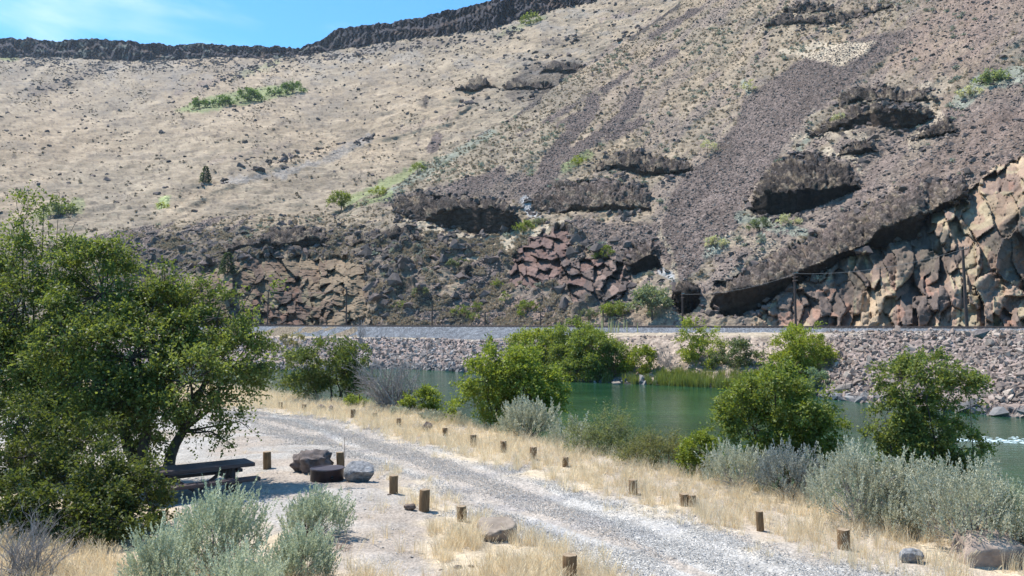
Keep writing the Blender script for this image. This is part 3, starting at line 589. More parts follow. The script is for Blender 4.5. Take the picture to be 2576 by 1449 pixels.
M_RIP = rock_mat('riprap stone', [(.38,.30,.25), (.19,.145,.12), (.44,.36,.295), (.13,.105,.09), (.29,.22,.18), (.24,.19,.155), (.33,.24,.195)])
M_RIPG = rock_mat('grey riprap stone', [(.36,.32,.29), (.18,.16,.145), (.46,.40,.355), (.13,.115,.11), (.29,.245,.215)])
M_WETR = rock_mat('shore boulder', [(.12,.11,.105), (.20,.185,.175), (.08,.075,.072), (.26,.24,.225)], rough=.75, spec=.25)
M_DKR = rock_mat('dark basalt stone', [(.07,.058,.052), (.12,.098,.088), (.16,.12,.105), (.09,.078,.072)])

# ------------------------------------------------------------------ scattering uncountable small things (geometry nodes)
LIB = bpy.data.collections.new('prototypes')
def proto_set(name, meshes):
    c = bpy.data.collections.new(name)
    for q, me in enumerate(meshes): c.objects.link(bpy.data.objects.new(name + '_source', me))
    return c
def scatter(name, pts, scl, rot, coll, parent=None, label=None, cat=None):
    """one object of uncountable pieces"""
    me = bpy.data.meshes.new(name); n = len(pts); me.vertices.add(n); me.vertices.foreach_set('co', np.asarray(pts, np.float32).ravel())
    scl = np.asarray(scl, np.float32); scl = np.repeat(scl[:, None], 3, 1) if scl.ndim == 1 else scl
    a = me.attributes.new('scl', 'FLOAT_VECTOR', 'POINT'); a.data.foreach_set('vector', np.ascontiguousarray(scl).ravel())
    a = me.attributes.new('rot', 'FLOAT_VECTOR', 'POINT'); a.data.foreach_set('vector', np.ascontiguousarray(rot, np.float32).ravel())
    a = me.attributes.new('pick', 'INT', 'POINT'); a.data.foreach_set('value', RNG.integers(0, len(coll.objects), n).astype(np.int32))
    o = link(name, me, parent); g = bpy.data.node_groups.new(name, 'GeometryNodeTree')
    g.interface.new_socket('Geometry', in_out='INPUT', socket_type='NodeSocketGeometry'); g.interface.new_socket('Geometry', in_out='OUTPUT', socket_type='NodeSocketGeometry')
    gi = g.nodes.new('NodeGroupInput'); go = g.nodes.new('NodeGroupOutput'); ip = g.nodes.new('GeometryNodeInstanceOnPoints'); ci = g.nodes.new('GeometryNodeCollectionInfo')
    ci.inputs['Collection'].default_value = coll; ci.inputs['Separate Children'].default_value = True; ci.inputs['Reset Children'].default_value = True
    def na(nm, t):
        q = g.nodes.new('GeometryNodeInputNamedAttribute'); q.data_type = t; q.inputs[0].default_value = nm; return q.outputs[0]
    g.links.new(gi.outputs[0], ip.inputs['Points']); g.links.new(ci.outputs[0], ip.inputs['Instance']); ip.inputs['Pick Instance'].default_value = True
    g.links.new(na('pick', 'INT'), ip.inputs['Instance Index']); g.links.new(na('rot', 'FLOAT_VECTOR'), ip.inputs['Rotation']); g.links.new(na('scl', 'FLOAT_VECTOR'), ip.inputs['Scale'])
    g.links.new(ip.outputs[0], go.inputs[0]); md = o.modifiers.new('scatter', 'NODES'); md.node_group = g
    tag(o, label, cat, None, 'stuff'); return o
def rrot(n, full=True, r=RNG): return np.stack([r.uniform(0, 6.28, n) if full else r.normal(0, .12, n), r.uniform(0, 6.28, n) if full else r.normal(0, .12, n), r.uniform(0, 6.28, n)], -1)
STONES = [stone_mesh('stone', M_RIP, s, [.5, .7, .6, .8][s % 4]) for s in range(8)]
STONESG = [m.copy() for m in STONES[:5]]; STONESW = [m.copy() for m in STONES]; STONESD = [m.copy() for m in STONES[:6]]
for l_, mm in ((STONESG, M_RIPG), (STONESW, M_WETR), (STONESD, M_DKR)):
    for m_ in l_: m_.materials.clear(); m_.materials.append(mm)
C_RIP = proto_set('riprap', STONES); C_RIPG = proto_set('grey_riprap', STONES[:3] + STONESG); C_DK = proto_set('dark_stones', STONESD)
def w_right(x, X, Y, Z): return np.where(x > 2080, 1.0, 0.0) * (1 + 1.2 * (Z < 0))
def w_left(x, X, Y, Z): return np.where((x < 1500) & (x > -300), 1.0, 0.0)
def w_mid(x, X, Y, Z): return np.where((x >= 1480) & (x < 2120), 1.0, 0.0)
P_, _ = sample_bank(1, 7000, w_right, 1); s_ = RNG.lognormal(-1.55, .42, 7000); scatter('riprap_stones', P_, s_, rrot(7000), C_RIP, BANK)
P_, _ = sample_bank(1, 10500, w_left, 2); s_ = np.clip(RNG.lognormal(-1.2, .34, 10500), .1, .75); scatter('riprap_stones', P_, s_, rrot(10500), C_RIPG, BANK)
P_, _ = sample_bank(1, 1300, w_mid, 3); scatter('bank_stones', P_, RNG.lognormal(-2.1, .5, 1300), rrot(1300), C_RIP, BANK)
P_, _ = sample_bank(2, 1200, w_right, 4); scatter('bench_stones', P_, RNG.lognormal(-2.0, .5, 1200), rrot(1200), C_RIP, BANK)
P_, _ = sample_bank(5, 2500, None, 6); scatter('verge_stones', P_, RNG.lognormal(-1.5, .5, 2500), rrot(2500), C_DK, BANK)
# the largest stones, each on its own
r_ = np.random.default_rng(11); big = []
for q in range(285):
    if q < 215: x = r_.uniform(2090, 2600); t = r_.random() ** 2.2; sz = r_.lognormal(-.82, .34) * (1.2 - .75 * t)
    else: x = r_.uniform(900, 1300); t = r_.random() ** 1.5 * .6; sz = r_.lognormal(-.95, .3)
    ux, _ = uv(x, 900.0); i = int(np.clip((x + 300) / 2.5, 0, BG['X'].shape[1] - 1)); j = 4 + int(t * 62)
    p = (BG['X'][j, i], BG['Y'][j, i], BG['Z'][j, i] + sz * .15)
    low = t < .06
    me = (STONESW if low else (STONES if x > 2000 else STONES[:3] + STONESG))[q % 8]
    o = link('stone', me, BANK); o.location = p; o.rotation_euler = (r_.uniform(0, 6), r_.uniform(-.5, .5), r_.uniform(0, 6)); o.scale = (sz * r_.uniform(.85, 1.4), sz, sz * r_.uniform(.8, 1.1))
# a dark skirt of wet boulders along the waterline
P_, xx = sample_bank(1, 60000, lambda x, X, Y, Z: (Z < WATER + .5) * 1.0, 8); k = P_[:, 2] < WATER + .4; P_ = P_[k][:1500]
scatter('shoreline_stones', P_, RNG.lognormal(-1.15, .4, len(P_)), rrot(len(P_)), proto_set('wet_stones', STONESW), BANK)

# ------------------------------------------------------------------ railway
def tube(pts, rad, sides=6, cap=True):
    """vertices and quads of a tapered tube through pts"""
    P = np.asarray(pts, float); n = len(P); rad = np.broadcast_to(rad, (n,)).astype(float); T = np.gradient(P, axis=0); T /= np.linalg.norm(T, axis=1)[:, None] + 1e-9
    ref = np.array((0.0, 0, 1)) if abs(T[0, 2]) < .9 else np.array((1.0, 0, 0)); A = np.cross(T, ref); A /= np.linalg.norm(A, axis=1)[:, None] + 1e-9; B = np.cross(T, A)
    th = np.arange(sides) * 2 * math.pi / sides
    V = P[:, None] + rad[:, None, None] * (A[:, None] * np.cos(th)[None, :, None] + B[:, None] * np.sin(th)[None, :, None]); V = V.reshape(-1, 3)
    i = (np.arange(n - 1)[:, None] * sides + np.arange(sides)[None]); j = (np.arange(n - 1)[:, None] * sides + (np.arange(sides) + 1)[None] % sides)
    Qd = np.stack([i, j, j + sides, i + sides], -1).reshape(-1, 4); return V, Qd
def join(parts):
    Vs = []; Qs = []; o = 0
    for V, Qd in parts: Vs.append(V); Qs.append(Qd + o); o += len(V)
    return np.concatenate(Vs), np.concatenate(Qs)
def boxm(c, s, rz=0):
    x, y, z = np.array(s) / 2; V = np.array([(a * x, b * y, d * z) for d in (-1, 1) for a, b in ((-1, -1), (1, -1), (1, 1), (-1, 1))], float)
    co, si = math.cos(rz), math.sin(rz); V = np.stack([V[:, 0] * co - V[:, 1] * si, V[:, 0] * si + V[:, 1] * co, V[:, 2]], -1) + np.array(c)
    return V, np.array([(0, 3, 2, 1), (4, 5, 6, 7), (0, 1, 5, 4), (1, 2, 6, 5), (2, 3, 7, 6), (3, 0, 4, 7)])
M_RAIL = simple('rail steel', (.09, .06, .05), (.17, .12, .10), 4, rough=.55, metal=.3); M_TIE = simple('creosoted sleeper', (.05, .04, .035), (.12, .10, .085), 5, (1, 1, 1), .9)
tk = empty('railway_track', (0, 0, 0), 0, 'single railway track crossing the whole view on top of its grey ballast', 'railway')
us = np.linspace(-.86, .84, 90); yc_ = rail_y(us); cx_, cy_ = us * yc_, yc_; d_ = np.stack([np.gradient(cx_), np.gradient(cy_)], -1); d_ /= np.linalg.norm(d_, axis=1)[:, None]; nr_ = np.stack([-d_[:, 1], d_[:, 0]], -1)
for s in (-.75, .75):
    p = np.stack([cx_ + nr_[:, 0] * s, cy_ + nr_[:, 1] * s], -1); pr = [(-.07, 0), (-.07, .02), (-.012, .04), (-.012, .13), (-.036, .14), (-.036, .18), (.036, .18), (.036, .14), (.012, .13), (.012, .04), (.07, .02), (.07, 0)]
    V = np.concatenate([np.concatenate([p + nr_ * a, np.full((len(p), 1), RAILZ - .18 + b)], 1)[:, None] for a, b in pr], 1).reshape(-1, 3); n_ = len(pr)
    i = (np.arange(len(p) - 1)[:, None] * n_ + np.arange(n_)[None]); j = (np.arange(len(p) - 1)[:, None] * n_ + (np.arange(n_) + 1)[None] % n_)
    link('rail', npmesh('rail', V, np.stack([i, j, j + n_, i + n_], -1).reshape(-1, 4), M_RAIL), tk)
bx = []
tot = math.hypot(cx_[-1] - cx_[0], cy_[-1] - cy_[0]); nn = int(tot / .6); ang = math.atan2(d_[40, 1], d_[40, 0])
for q in range(nn): t = q / nn; bx.append(boxm((cx_[0] + (cx_[-1] - cx_[0]) * t, cy_[0] + (cy_[-1] - cy_[0]) * t, RAILZ - .18 - .085), (.22, 2.6, .17), ang))
V, Qd = join(bx); tag(link('sleepers', npmesh('sleepers', V, Qd, M_TIE), tk), kind='stuff')

# line-side poles
M_POLE = simple('weathered pole wood', (.045, .032, .028), (.10, .07, .058), 5, (1, 1, .2), .9)
M_GLASS = simple('insulator glass', (.10, .16, .17), (.16, .22, .22), 3, rough=.2, bump=0)
WOODB = {}
def pole(px, top, off, label, arms=0, lean=0, w=.32):
    u, _ = uv(px, 800.0); Y = float(rail_y(u)) + off; X = u * Y; _, v = uv(px, top); zt = CAMH + Y * v; z0 = 3.0
    t = empty('line_pole', (X, Y, z0), 0, label, 'pole', 'old poles behind the railway'); h = zt - z0
    V, Qd = tube([(0, 0, -.3), (lean * .5, 0, h * .5), (lean, 0, h)], [w * .5, w * .45, w * .38], 8); link('pole', npmesh('pole', V, np.concatenate([Qd]), M_POLE), t)
    V, Qd = tube([(lean, 0, h - .001), (lean, 0, h + .05)], [w * .38, .04], 8); link('cap', npmesh('cap', V, Qd, M_POLE), t)
    for a in range(arms):
        z = h - .35 - a * .45; V, Qd = boxm((lean, -w * .5 - .03, z), (.10, 1.9, .11), 0); link('crossarm', npmesh('crossarm', V, Qd, M_POLE), t)
        if a == 0:
            for q in range(4):
                V, Qd = tube([(lean, -1.1 + q * .55 - w * .3, z + .05), (lean, -1.1 + q * .55 - w * .3, z + .12), (lean, -1.1 + q * .55 - w * .3, z + .22)], [.03, .06, .04], 6); link('insulator', npmesh('insulator', V, Qd, M_GLASS), t)
    return (X + lean, Y - .3, zt - .3)
pts_ = []
pts_.append(pole(673, 729, 8, 'tall thin pole in front of the low brown cliff, leftmost of the row', 1, .1, .28))
pts_.append(pole(871, 722, 7, 'tall pole standing beside the right end of the low brown cliff', 2, 0, .3))
pts_.append(pole(1087, 771, 6, 'short pole in front of a black boulder at the foot of the gravel chute', 0, 0, .26))
pts_.append(pole(1220, 785, 5, 'short stub pole on the ballast edge below the gravel chute', 0, .05, .24))
pts_.append(pole(1360, 788, 5, 'short stub pole right of the small bushes on reddish gravel', 0, 0, .24))
pts_.append(pole(1517, 780, 5, 'short pole in front of the green bushes behind the track', 0, 0, .26))
pts_.append(pole(1717, 735, 6, 'mid-height pole with a crossarm left of the diagonal slab overhang', 2, 0, .28))
pts_.append(pole(2002, 683, 6, 'tall pole with insulators in front of the left edge of the tan cliff', 3, -.1, .36))
pts_.append(pole(2433, 621, 5, 'tallest pole leaning slightly left in front of the tan cliff at the right', 1, -.35, .42))
M_WIRE = simple('wire', (.12, .12, .12), (.18, .18, .18), 3, rough=.5)
def wire(a, b, sag, label):
    t = np.linspace(0, 1, 14)[:, None]; p = np.array(a) * (1 - t) + np.array(b) * t; p[:, 2] -= sag * 4 * (t[:, 0] * (1 - t[:, 0])); V, Qd = tube(p, .02, 4)
    tag(link('line_wire', npmesh('line_wire', V, Qd, M_WIRE)), label, 'wire', 'wires between the poles')
wire(pts_[7], pts_[6], .8, 'thin wire hanging from the insulator pole to the next pole on its left')
wire(pts_[8], pts_[7], .9, 'thin wire between the two tall poles before the tan cliff')
wire(pts_[0], pts_[1], .6, 'thin wire between the two tall poles before the low brown cliff')

# ------------------------------------------------------------------ river
def water():
    m = mat('river water'); n = N(m); tcn = n('TexCoord'); mpn = n('Mapping', {0: tcn.outputs['Object'], 'Scale': (.55, 1.5, 1), 'Rotation': (0, 0, .15)})
    a = n('TexNoise', {'Vector': mpn.outputs[0], 'Scale': 1.6, 'Detail': 5, 'Roughness': .62, 'Distortion': .6}); b = n('TexNoise', {'Vector': mpn.outputs[0], 'Scale': .16, 'Detail': 3, 'Roughness': .55})
    c = n('TexNoise', {'Vector': mpn.outputs[0], 'Scale': .35, 'Detail': 4, 'Roughness': .6})
    col = ramp(n, b.outputs['Fac'], [(.3, (.007, .036, .017)), (.7, (.026, .078, .036))])
    # riffles where the current runs fast towards the right
    sp = n('SeparateXYZ', {0: tcn.outputs['Object']}); fx = n('MapRange', {0: sp.outputs[0], 1: 8.0, 2: 40.0, 3: .0, 4: .12})
    f = n('Math', {0: a.outputs['Fac'], 1: fx.outputs[0]}, operation='ADD'); f2 = n('MapRange', {0: f.outputs[0], 1: .72, 2: .84, 3: 0.0, 4: .6})
    cc = n('Mix', {0: f2.outputs[0], 6: col, 7: (.35, .50, .50, 1)}, data_type='RGBA')
    hh = n('Math', {0: a.outputs['Fac'], 1: c.outputs['Fac']}, operation='ADD')
    bp = n('Bump', {'Strength': .30, 'Distance': .14, 'Height': hh.outputs[0]})
    p = n('BsdfPrincipled', {'Base Color': cc.outputs[2], 'Roughness': .08, 'Normal': bp.outputs[0], 'IOR': 1.33, 'Specular IOR Level': .5}); n('OutputMaterial', {0: p.outputs[0]}); return m
M_WATER = water()
V = np.array([(-330, 6, WATER), (330, 6, WATER), (330, 260, WATER), (-330, 260, WATER)], float)
tag(link('river', npmesh('river', V, np.array([(0, 1, 2, 3)]), M_WATER)), kind='structure')
V = np.array([(-400, -60, -3.6), (400, -60, -3.6), (400, 900, -3.6), (-400, 900, -3.6)], float)
tag(link('river_bed', npmesh('river_bed', V, np.array([(0, 1, 2, 3)]), M_BARK)), kind='structure')
M_FOAM = simple('white water', (.30, .42, .42), (.62, .68, .68), 5, (1, 3, 1), .6, .4, .05)
def foam():
    r = np.random.default_rng(4); parts = []
    x0, y0, _ = G(2385, 1108, WATER)
    for q in range(300):
        t = r.random() ** 1.2 * 9.5; w = .25 + t * .30; cx = x0 + .3 + t; cy = y0 + r.normal(0, w * .6) - t * .12; L_ = r.uniform(.05, .34) * r.uniform(.4, 1); s = r.uniform(.012, .05)
        a = np.linspace(0, 2 * math.pi, 8)[:-1]; rr = r.uniform(.7, 1.2, 7)
        V = np.stack([cx + np.cos(a) * L_ * rr, cy + np.sin(a) * s * 2.2 * rr, np.full(7, WATER + .012)], -1); top = np.array([[cx, cy, WATER + .02 + s * .6]])
        i = np.arange(7); parts.append((np.concatenate([V, top]), np.stack([i, (i + 1) % 7, np.full(7, 7)], -1)))
    V, T_ = join(parts); tag(link('white_water', npmesh('white_water', V, T_, M_FOAM)), 'white water trailing downstream from a rock in the river', 'rapids', kind='stuff')
foam()
# ------------------------------------------------------------------ near ground and road
CREST = [(-400,62),(300,57),(640,51),(830,43.5),(1130,34.5),(1400,28.5),(1600,24.5),(1800,21.5),(2200,18.4),(2576,16.6),(3000,15.8)]
def crest_y(x): return pl(x, CREST)
ROAD = [(560,1035),(640,1026),(760,1042),(850,1060),(1000,1100),(1200,1150),(1450,1224),(1700,1290),(1990,1372),(2210,1449),(2500,1560),(3200,1800),(2700,2600),(2000,1800),(1560,1449),(1430,1385),(1200,1290),(1060,1225),(960,1185),(880,1150),(760,1120),(700,1090),(600,1060)]
PAD = [(100,1010),(560,1030),(640,1022),(760,1042),(880,1080),(1000,1140),(980,1190),(1050,1300),(1060,1449),(900,1449),(640,1300),(300,1230),(-200,1200),(-300,1040)]
def z_ground(X, Y):
    u = X / np.maximum(Y, .1); x = CX + u * F; d = Y - crest_y(x) + (fbm(X / 3, Y / 3, 3, 150) - .5) * 1.6
    z = -ss(-.5, 6.0, d) * 3.1
    z = z + (fbm(X / 5, Y / 5, 3, 151) - .5) * .28 + .10 * ss(-4, -.5, d) * (1 - ss(-.5, 1.5, d))
    z = z + 2.7 * (1 - ss(2.0, 12.0, Y))    # the bank the camera stands on
    return z
def near_ground():
    xs = np.arange(-420, 3000, 2.5); inv = np.linspace(1 / 66.0, 1 / 12.5, 330); inv = np.concatenate([inv, 1 / np.linspace(12.2, 2, 26)])
    u, _ = uv(xs, 1100.0 + 0 * xs); Y = 1 / inv[:, None] * np.ones((1, len(xs))); X = Y * u[None]
    Z0 = z_ground(X, Y); px, py = proj(np.stack([X, Y, 0 * Z0], -1))
    w = (fbm(X / 1.1, Y / 1.1, 4, 160) - .5)
    dr = sdp(px, py, ROAD) ; sc = 400.0 / np.maximum(Y, 4); road = 1 - ss(-.35, .35, dr / (F / Y) + w * 1.1)
    dp = sdp(px, py, PAD); pad = 1 - ss(-.4, .4, dp / (F / Y) + w * 2)
    dust = np.array((.36, .303, .25)); straw = np.array((.48, .39, .275)); grey = np.array((.39, .37, .34))
    b1 = fbm(X / 1.7, Y / 1.7, 4, 161)
    col = np.empty(X.shape + (3,)); col[:] = straw; col = mix(col, dust, ss(.42, .6, b1) * .8)
    col = mix(col, dust * (.92), pad); col = mix(col, grey * .92, pad * ss(.38, .55, fbm(X / 3, Y / 2, 3, 162)) * ss(1500, 500, px) * .8)
    # two dusty wheel tracks along the gravel
    edge = ss(-2.2, -.9, dr / (F / Y)); col = mix(col, grey, road)
    mid = np.array([G(a, b, 0)[:2] for a, b in [(640,1048),(760,1066),(880,1092),(1010,1135),(1160,1185),(1350,1255),(1600,1340),(1880,1440),(2150,1550),(2500,1700)]]) * 10
    dm = sdl(X * 10, Y * 10, [tuple(q) for q in mid], 0) / 10 + (fbm(X / 3, Y / 3, 2, 168) - .5) * .5; rut = (1 - ss(.22, .42, np.abs(dm - .85))) * road * ss(.25, .45, fbm(X / 2, Y / 2, 3, 169)); berm = (1 - ss(.10, .4, dm)) * road
    col = mix(col, np.array((.43,.40,.36)), rut * .85); col = mix(col, (.24, .23, .215), berm * .45 * ss(.4, .6, fbm(X / .8, Y / .8, 3, 172)))
    trk = ss(.46, .60, fbm((px + 2.0 * py) / 900, (py - .37 * px) / 34, 3, 165)); col = mix(col, dust * 1.02, road * trk * .8)
    col = mix(col, (.20, .20, .215), road * ss(.55, .72, fbm(X / 1.6, Y / .9, 4, 166)) * .4)
    col = col * (.88 + .24 * fbm(X / .4, Y / .4, 3, 167))[..., None]
    st = .25 + .7 * road * (1 - .75 * rut) + .2 * pad; wet = np.clip((WATER + .5 - Z0) / .4, 0, 1); col = mix(col, (.09, .08, .07), wet)
    slope = ss(-.15, -.7, Z0); col = mix(col, (.17, .15, .10), slope * .7)
    Z = Z0 + (noise2(X / .12, Y / .12, 170) - .5) * .022 * (1 + road) + (fbm(X / .5, Y / .5, 2, 171) - .5) * .06 * (1 - road * .7) - road * .05 - rut * .03 + berm * .02
    V = np.stack([X, Y, Z], -1).reshape(-1, 3); C4 = np.concatenate([col, np.clip(st, 0, 1)[..., None]], -1).reshape(-1, 4); Q = quads(*X.shape)[:, ::-1]
    rq = road.reshape(-1)[Q[:, 0]] > .5
    tag(link('ground', submesh('ground', V, Q, ~rq, M_GROUND, C4)), kind='structure'); tag(link('gravel_road', submesh('gravel_road', V, Q, rq, M_GROUND, C4)), kind='structure')
    return dict(X=X, Y=Y, Z=Z, px=px, py=py, road=road, pad=pad, rut=rut)
NG = near_ground()
def gz(X, Y):
    """height of the ground sheet under a point"""
    return float(z_ground(np.array([float(X)]), np.array([float(Y)]))[0]) - .02
def gp(px, py):
    X, Y, _ = G(px, py, 0.0)
    for _ in range(3): X, Y, _q = G(px, py, gz(X, Y))
    return Vector((X, Y, gz(X, Y)))
# ------------------------------------------------------------------ plant builders
def leafquads(P, D, Nn, Ls, Ws, fold=0.0):
    """diamond leaves: base P, direction D, plane normal Nn, length and half width"""
    D = D / (np.linalg.norm(D, axis=1)[:, None] + 1e-9); S = np.cross(D, Nn); S /= np.linalg.norm(S, axis=1)[:, None] + 1e-9; Up = np.cross(S, D)
    Ls = Ls[:, None]; Ws = Ws[:, None]
    V = np.stack([P, P + D * Ls * .5 + S * Ws + Up * fold * Ws, P + D * Ls - Up * Ls * .12, P + D * Ls * .5 - S * Ws + Up * fold * Ws], 1).reshape(-1, 3)
    return V, np.arange(len(P) * 4).reshape(-1, 4)
def unit(r, n, up=0.0):
    v = r.normal(size=(n, 3)); v[:, 2] += up; return v / (np.linalg.norm(v, axis=1)[:, None] + 1e-9)
def crown_pts(r, blobs, nsub, sub_r, holes=.0, low=-.9):
    """centres and radii of leafy sub-clumps sitting in the outer part of ellipsoid lobes"""
    vol = np.array([max(b[3] * b[4], .01) ** 1.0 + b[5] * b[3] for b in blobs]); cnt = np.maximum(2, (vol / vol.sum() * nsub).astype(int)); C = []; R = []; own = []
    for q, (b, k) in enumerate(zip(blobs, cnt)):
        d = unit(r, k * 2); d = d[d[:, 2] > low][:k]; k = len(d)
        rad = r.uniform(.45, 1.0, k) ** .45 * r.uniform(.88, 1.10, k)
        C.append(np.array(b[:3]) + d * np.array(b[3:6]) * rad[:, None]); R.append(np.full(k, min(b[3], b[4], b[5]) * sub_r) * r.uniform(.55, 1.25, k)); own.append(np.full(k, q))
    C = np.concatenate(C); R = np.concatenate(R); own = np.concatenate(own)
    if holes:
        k = r.random(len(C)) > holes; C, R, own = C[k], R[k], own[k]
    return C, R, own
def leaf_crown(name, r, blobs, nleaf, nsub, leaf, pal, mat_, par, sub_r=.34, sprig=.35, holes=0.0, flat=.6, droop=.25, wid=.28, low=-.9, up=.25, tone=None):
    C, R, own = crown_pts(r, blobs, nsub, sub_r, holes, low)
    w = R ** 2; w /= w.sum(); spn = max(40, nleaf // 9); ch = r.choice(len(C), spn, p=w)
    off = unit(r, spn, .15) * (R[ch] * r.uniform(.35, 1.05, spn))[:, None] * np.array((1, 1, flat)); base = C[ch] + off
    ctr = np.array([b[:3] for b in blobs])[own[ch]]; outw = base - ctr; outw /= np.linalg.norm(outw, axis=1)[:, None] + 1e-9
    dirs = outw * .7 + unit(r, spn) * .75; dirs[:, 2] += .12 - droop * r.random(spn); dirs /= np.linalg.norm(dirs, axis=1)[:, None]
    L_ = sprig * r.uniform(.5, 1.35, spn); per = 9; t = np.tile(np.linspace(.0, 1, per), spn)
    B = np.repeat(base, per, 0) + np.repeat(dirs * L_[:, None], per, 0) * t[:, None]; B[:, 2] -= droop * np.repeat(L_, per) * t ** 2 * .5; n = len(B)
    ld = np.repeat(dirs, per, 0) * .55 + unit(r, n) * .8; nn = unit(r, n, .9)
    V, Q = leafquads(B + r.normal(0, leaf * .25, (n, 3)), ld, nn, leaf * r.uniform(.6, 1.25, n), leaf * wid * r.uniform(.7, 1.2, n), .3)
    pal = np.array(pal); tw = np.repeat(r.random(spn), per) * .55 + np.repeat(r.random(len(C))[ch], per) * .25 + r.random(n) * .2
    fx = np.clip(tw, 0, .999) * (len(pal) - 1); i = fx.astype(int); col = pal[i] * (1 - (fx - i))[:, None] + pal[np.minimum(i + 1, len(pal) - 1)] * (fx - i)[:, None]
    col = np.repeat(col * r.uniform(.85, 1.15, (n, 1)), 4, 0)
    o = link(name, npmesh(name, V, Q, mat_, col), par)
    # fine twigs carrying the sprigs
    return o, C, R, own, base, dirs * L_[:, None]
def curve_to(r, a, b, k=5, wob=.12):
    a = np.array(a, float); b = np.array(b, float); t = np.linspace(0, 1, k)[:, None]; L_ = np.linalg.norm(b - a); mid = r.normal(0, wob * L_, 3); mid[2] = abs(mid[2]) * .6
    return a * (1 - t) + b * t + mid * (4 * t * (1 - t)) * .5 + r.normal(0, .02 * L_, (k, 3)) * np.sin(t * math.pi)
def tree(name, label, cat, pos, blobs, nleaf, nsub, leaf, pal, trunks, rad=.12, seed=1, group=None, matl=None, bark=None, limbs=1.0, twigs=0, **kw):
    """trunks: list of (foot offset, fork point) in the tree's own frame"""
    r = np.random.default_rng(seed); t = empty(name, pos, 0, label, cat, group)
    o, C, R, own, base, dv = leaf_crown('crown', r, blobs, nleaf, nsub, leaf, pal, matl or M_LEAF, t, **kw)
    parts = []; forks = [np.array(f) for _, f in trunks]
    for fo, fk in trunks:
        parts.append(tube(curve_to(r, (fo[0], fo[1], -.25), fk, 6, .08), np.linspace(rad * 1.15, rad * .72, 6), 7))
    for q, b in enumerate(blobs):
        c = np.array(b[:3]); f = forks[int(np.argmin([np.linalg.norm(c[:2] - f_[:2]) for f_ in forks]))]
        bs = min(1, (b[3] + b[5]) / (max(q_[3] + q_[5] for q_ in blobs))); parts.append(tube(curve_to(r, f, c, 5, .12), np.linspace(rad * .55 * (.2 + .8 * bs), rad * .2 * bs, 5), 6))
        ids = np.where(own == q)[0]
        for i in ids[:int(max(3, len(ids) * .55 * limbs))]: parts.append(tube(curve_to(r, c, C[i], 4, .12), np.linspace(rad * .18 * bs, rad * .05, 4), 4))
    for i in range(min(twigs, len(base))):
        parts.append(tube(np.stack([base[i] - dv[i] * .6, base[i] + dv[i] * .8]), [rad * .05, rad * .03], 3))
    V, Q = join(parts); link('trunk', npmesh('trunk', V, Q, bark or M_BARK), t); return t
GREEN = [(.06,.08,.025), (.12,.155,.045), (.19,.23,.07), (.25,.285,.105)]
BRIGHT = [(.09,.12,.022), (.18,.225,.04), (.255,.305,.06), (.31,.345,.09)]
OLIVE = [(.055,.085,.025), (.10,.135,.04), (.16,.19,.06), (.21,.21,.08)]
YELG = [(.10,.13,.02), (.21,.25,.035), (.29,.32,.05), (.34,.33,.08)]
SAGEP = [(.30,.30,.215), (.42,.42,.31), (.53,.52,.395), (.62,.60,.475)]
SAGEB = [(.30,.335,.225), (.42,.46,.325), (.53,.57,.415), (.62,.65,.49)]

def sage(name, label, cat, pos, w, h, seed, shoots=240, leaf=.03, pal=SAGEP, group=None, lean=(0, 0), spike=.26, blobs=None, per=22, dark=.2):
    """upright silvery shoots fanning out of twisted grey stems"""
    r = np.random.default_rng(seed); t = empty(name, pos, 0, label, cat, group); leaf = leaf * 1.5; shoots = int(shoots * 1.0); per = 34
    th = r.uniform(0, 6.283, shoots); el = np.arccos(r.uniform(0.02, 1, shoots) ** .75); lump = 1 + .22 * np.sin(th * 3 + seed) * np.sin(el * 2) + r.normal(0, .10, shoots)
    rr = r.uniform(.35, 1, shoots) ** .35 * lump
    T = np.stack([np.sin(el) * np.cos(th) * w * .5 * rr + lean[0] * h, np.sin(el) * np.sin(th) * w * .5 * rr + lean[1] * h, np.cos(el) * h * .74 * rr + .16 * h + h * .04 * r.random(shoots)], -1)
    d = np.stack([np.cos(th) * np.sin(el) * .45 + lean[0], np.sin(th) * np.sin(el) * .45 + lean[1], np.full(shoots, 1.0)], -1) + r.normal(0, .16, (shoots, 3)); d /= np.linalg.norm(d, axis=1)[:, None]
    L_ = spike * r.uniform(.6, 1.5, shoots) * h; s = np.tile(np.linspace(-.35, 1, per), shoots); n = shoots * per
    B = np.repeat(T, per, 0) + np.repeat(d * L_[:, None], per, 0) * s[:, None]; B += r.normal(0, 1, (n, 3)) * (leaf * .75 * (1.15 - np.clip(s, 0, 1)))[:, None]
    ld = np.repeat(d, per, 0) * 1.5 + unit(r, n) * .75; V, Q = leafquads(B, ld, unit(r, n, .3), leaf * r.uniform(.8, 1.9, n), leaf * .34 * r.uniform(.8, 1.4, n), .3)
    pal = np.array(pal); f = np.repeat(r.random(shoots), per) * .6 + r.random(n) * .4; fx = np.clip(f, 0, .999) * (len(pal) - 1); i = fx.astype(int)
    col = pal[i] * (1 - (fx - i))[:, None] + pal[i + 1] * (fx - i)[:, None]; col = np.repeat(col, 4, 0)
    link('foliage', npmesh('foliage', V, Q, M_SAGE, col), t); parts = []
    k = min(shoots, 60)
    for q in range(k):
        a = np.array((r.normal(0, .05 * w), r.normal(0, .05 * w), 0)); parts.append(tube(curve_to(r, a, T[q] - d[q] * L_[q] * .3, 4, .16), np.linspace(.011, .003, 4) * h, 4))
    V, Q = join(parts); link('stems', npmesh('stems', V, Q, M_DEAD if seed % 2 else M_BARK), t); return t
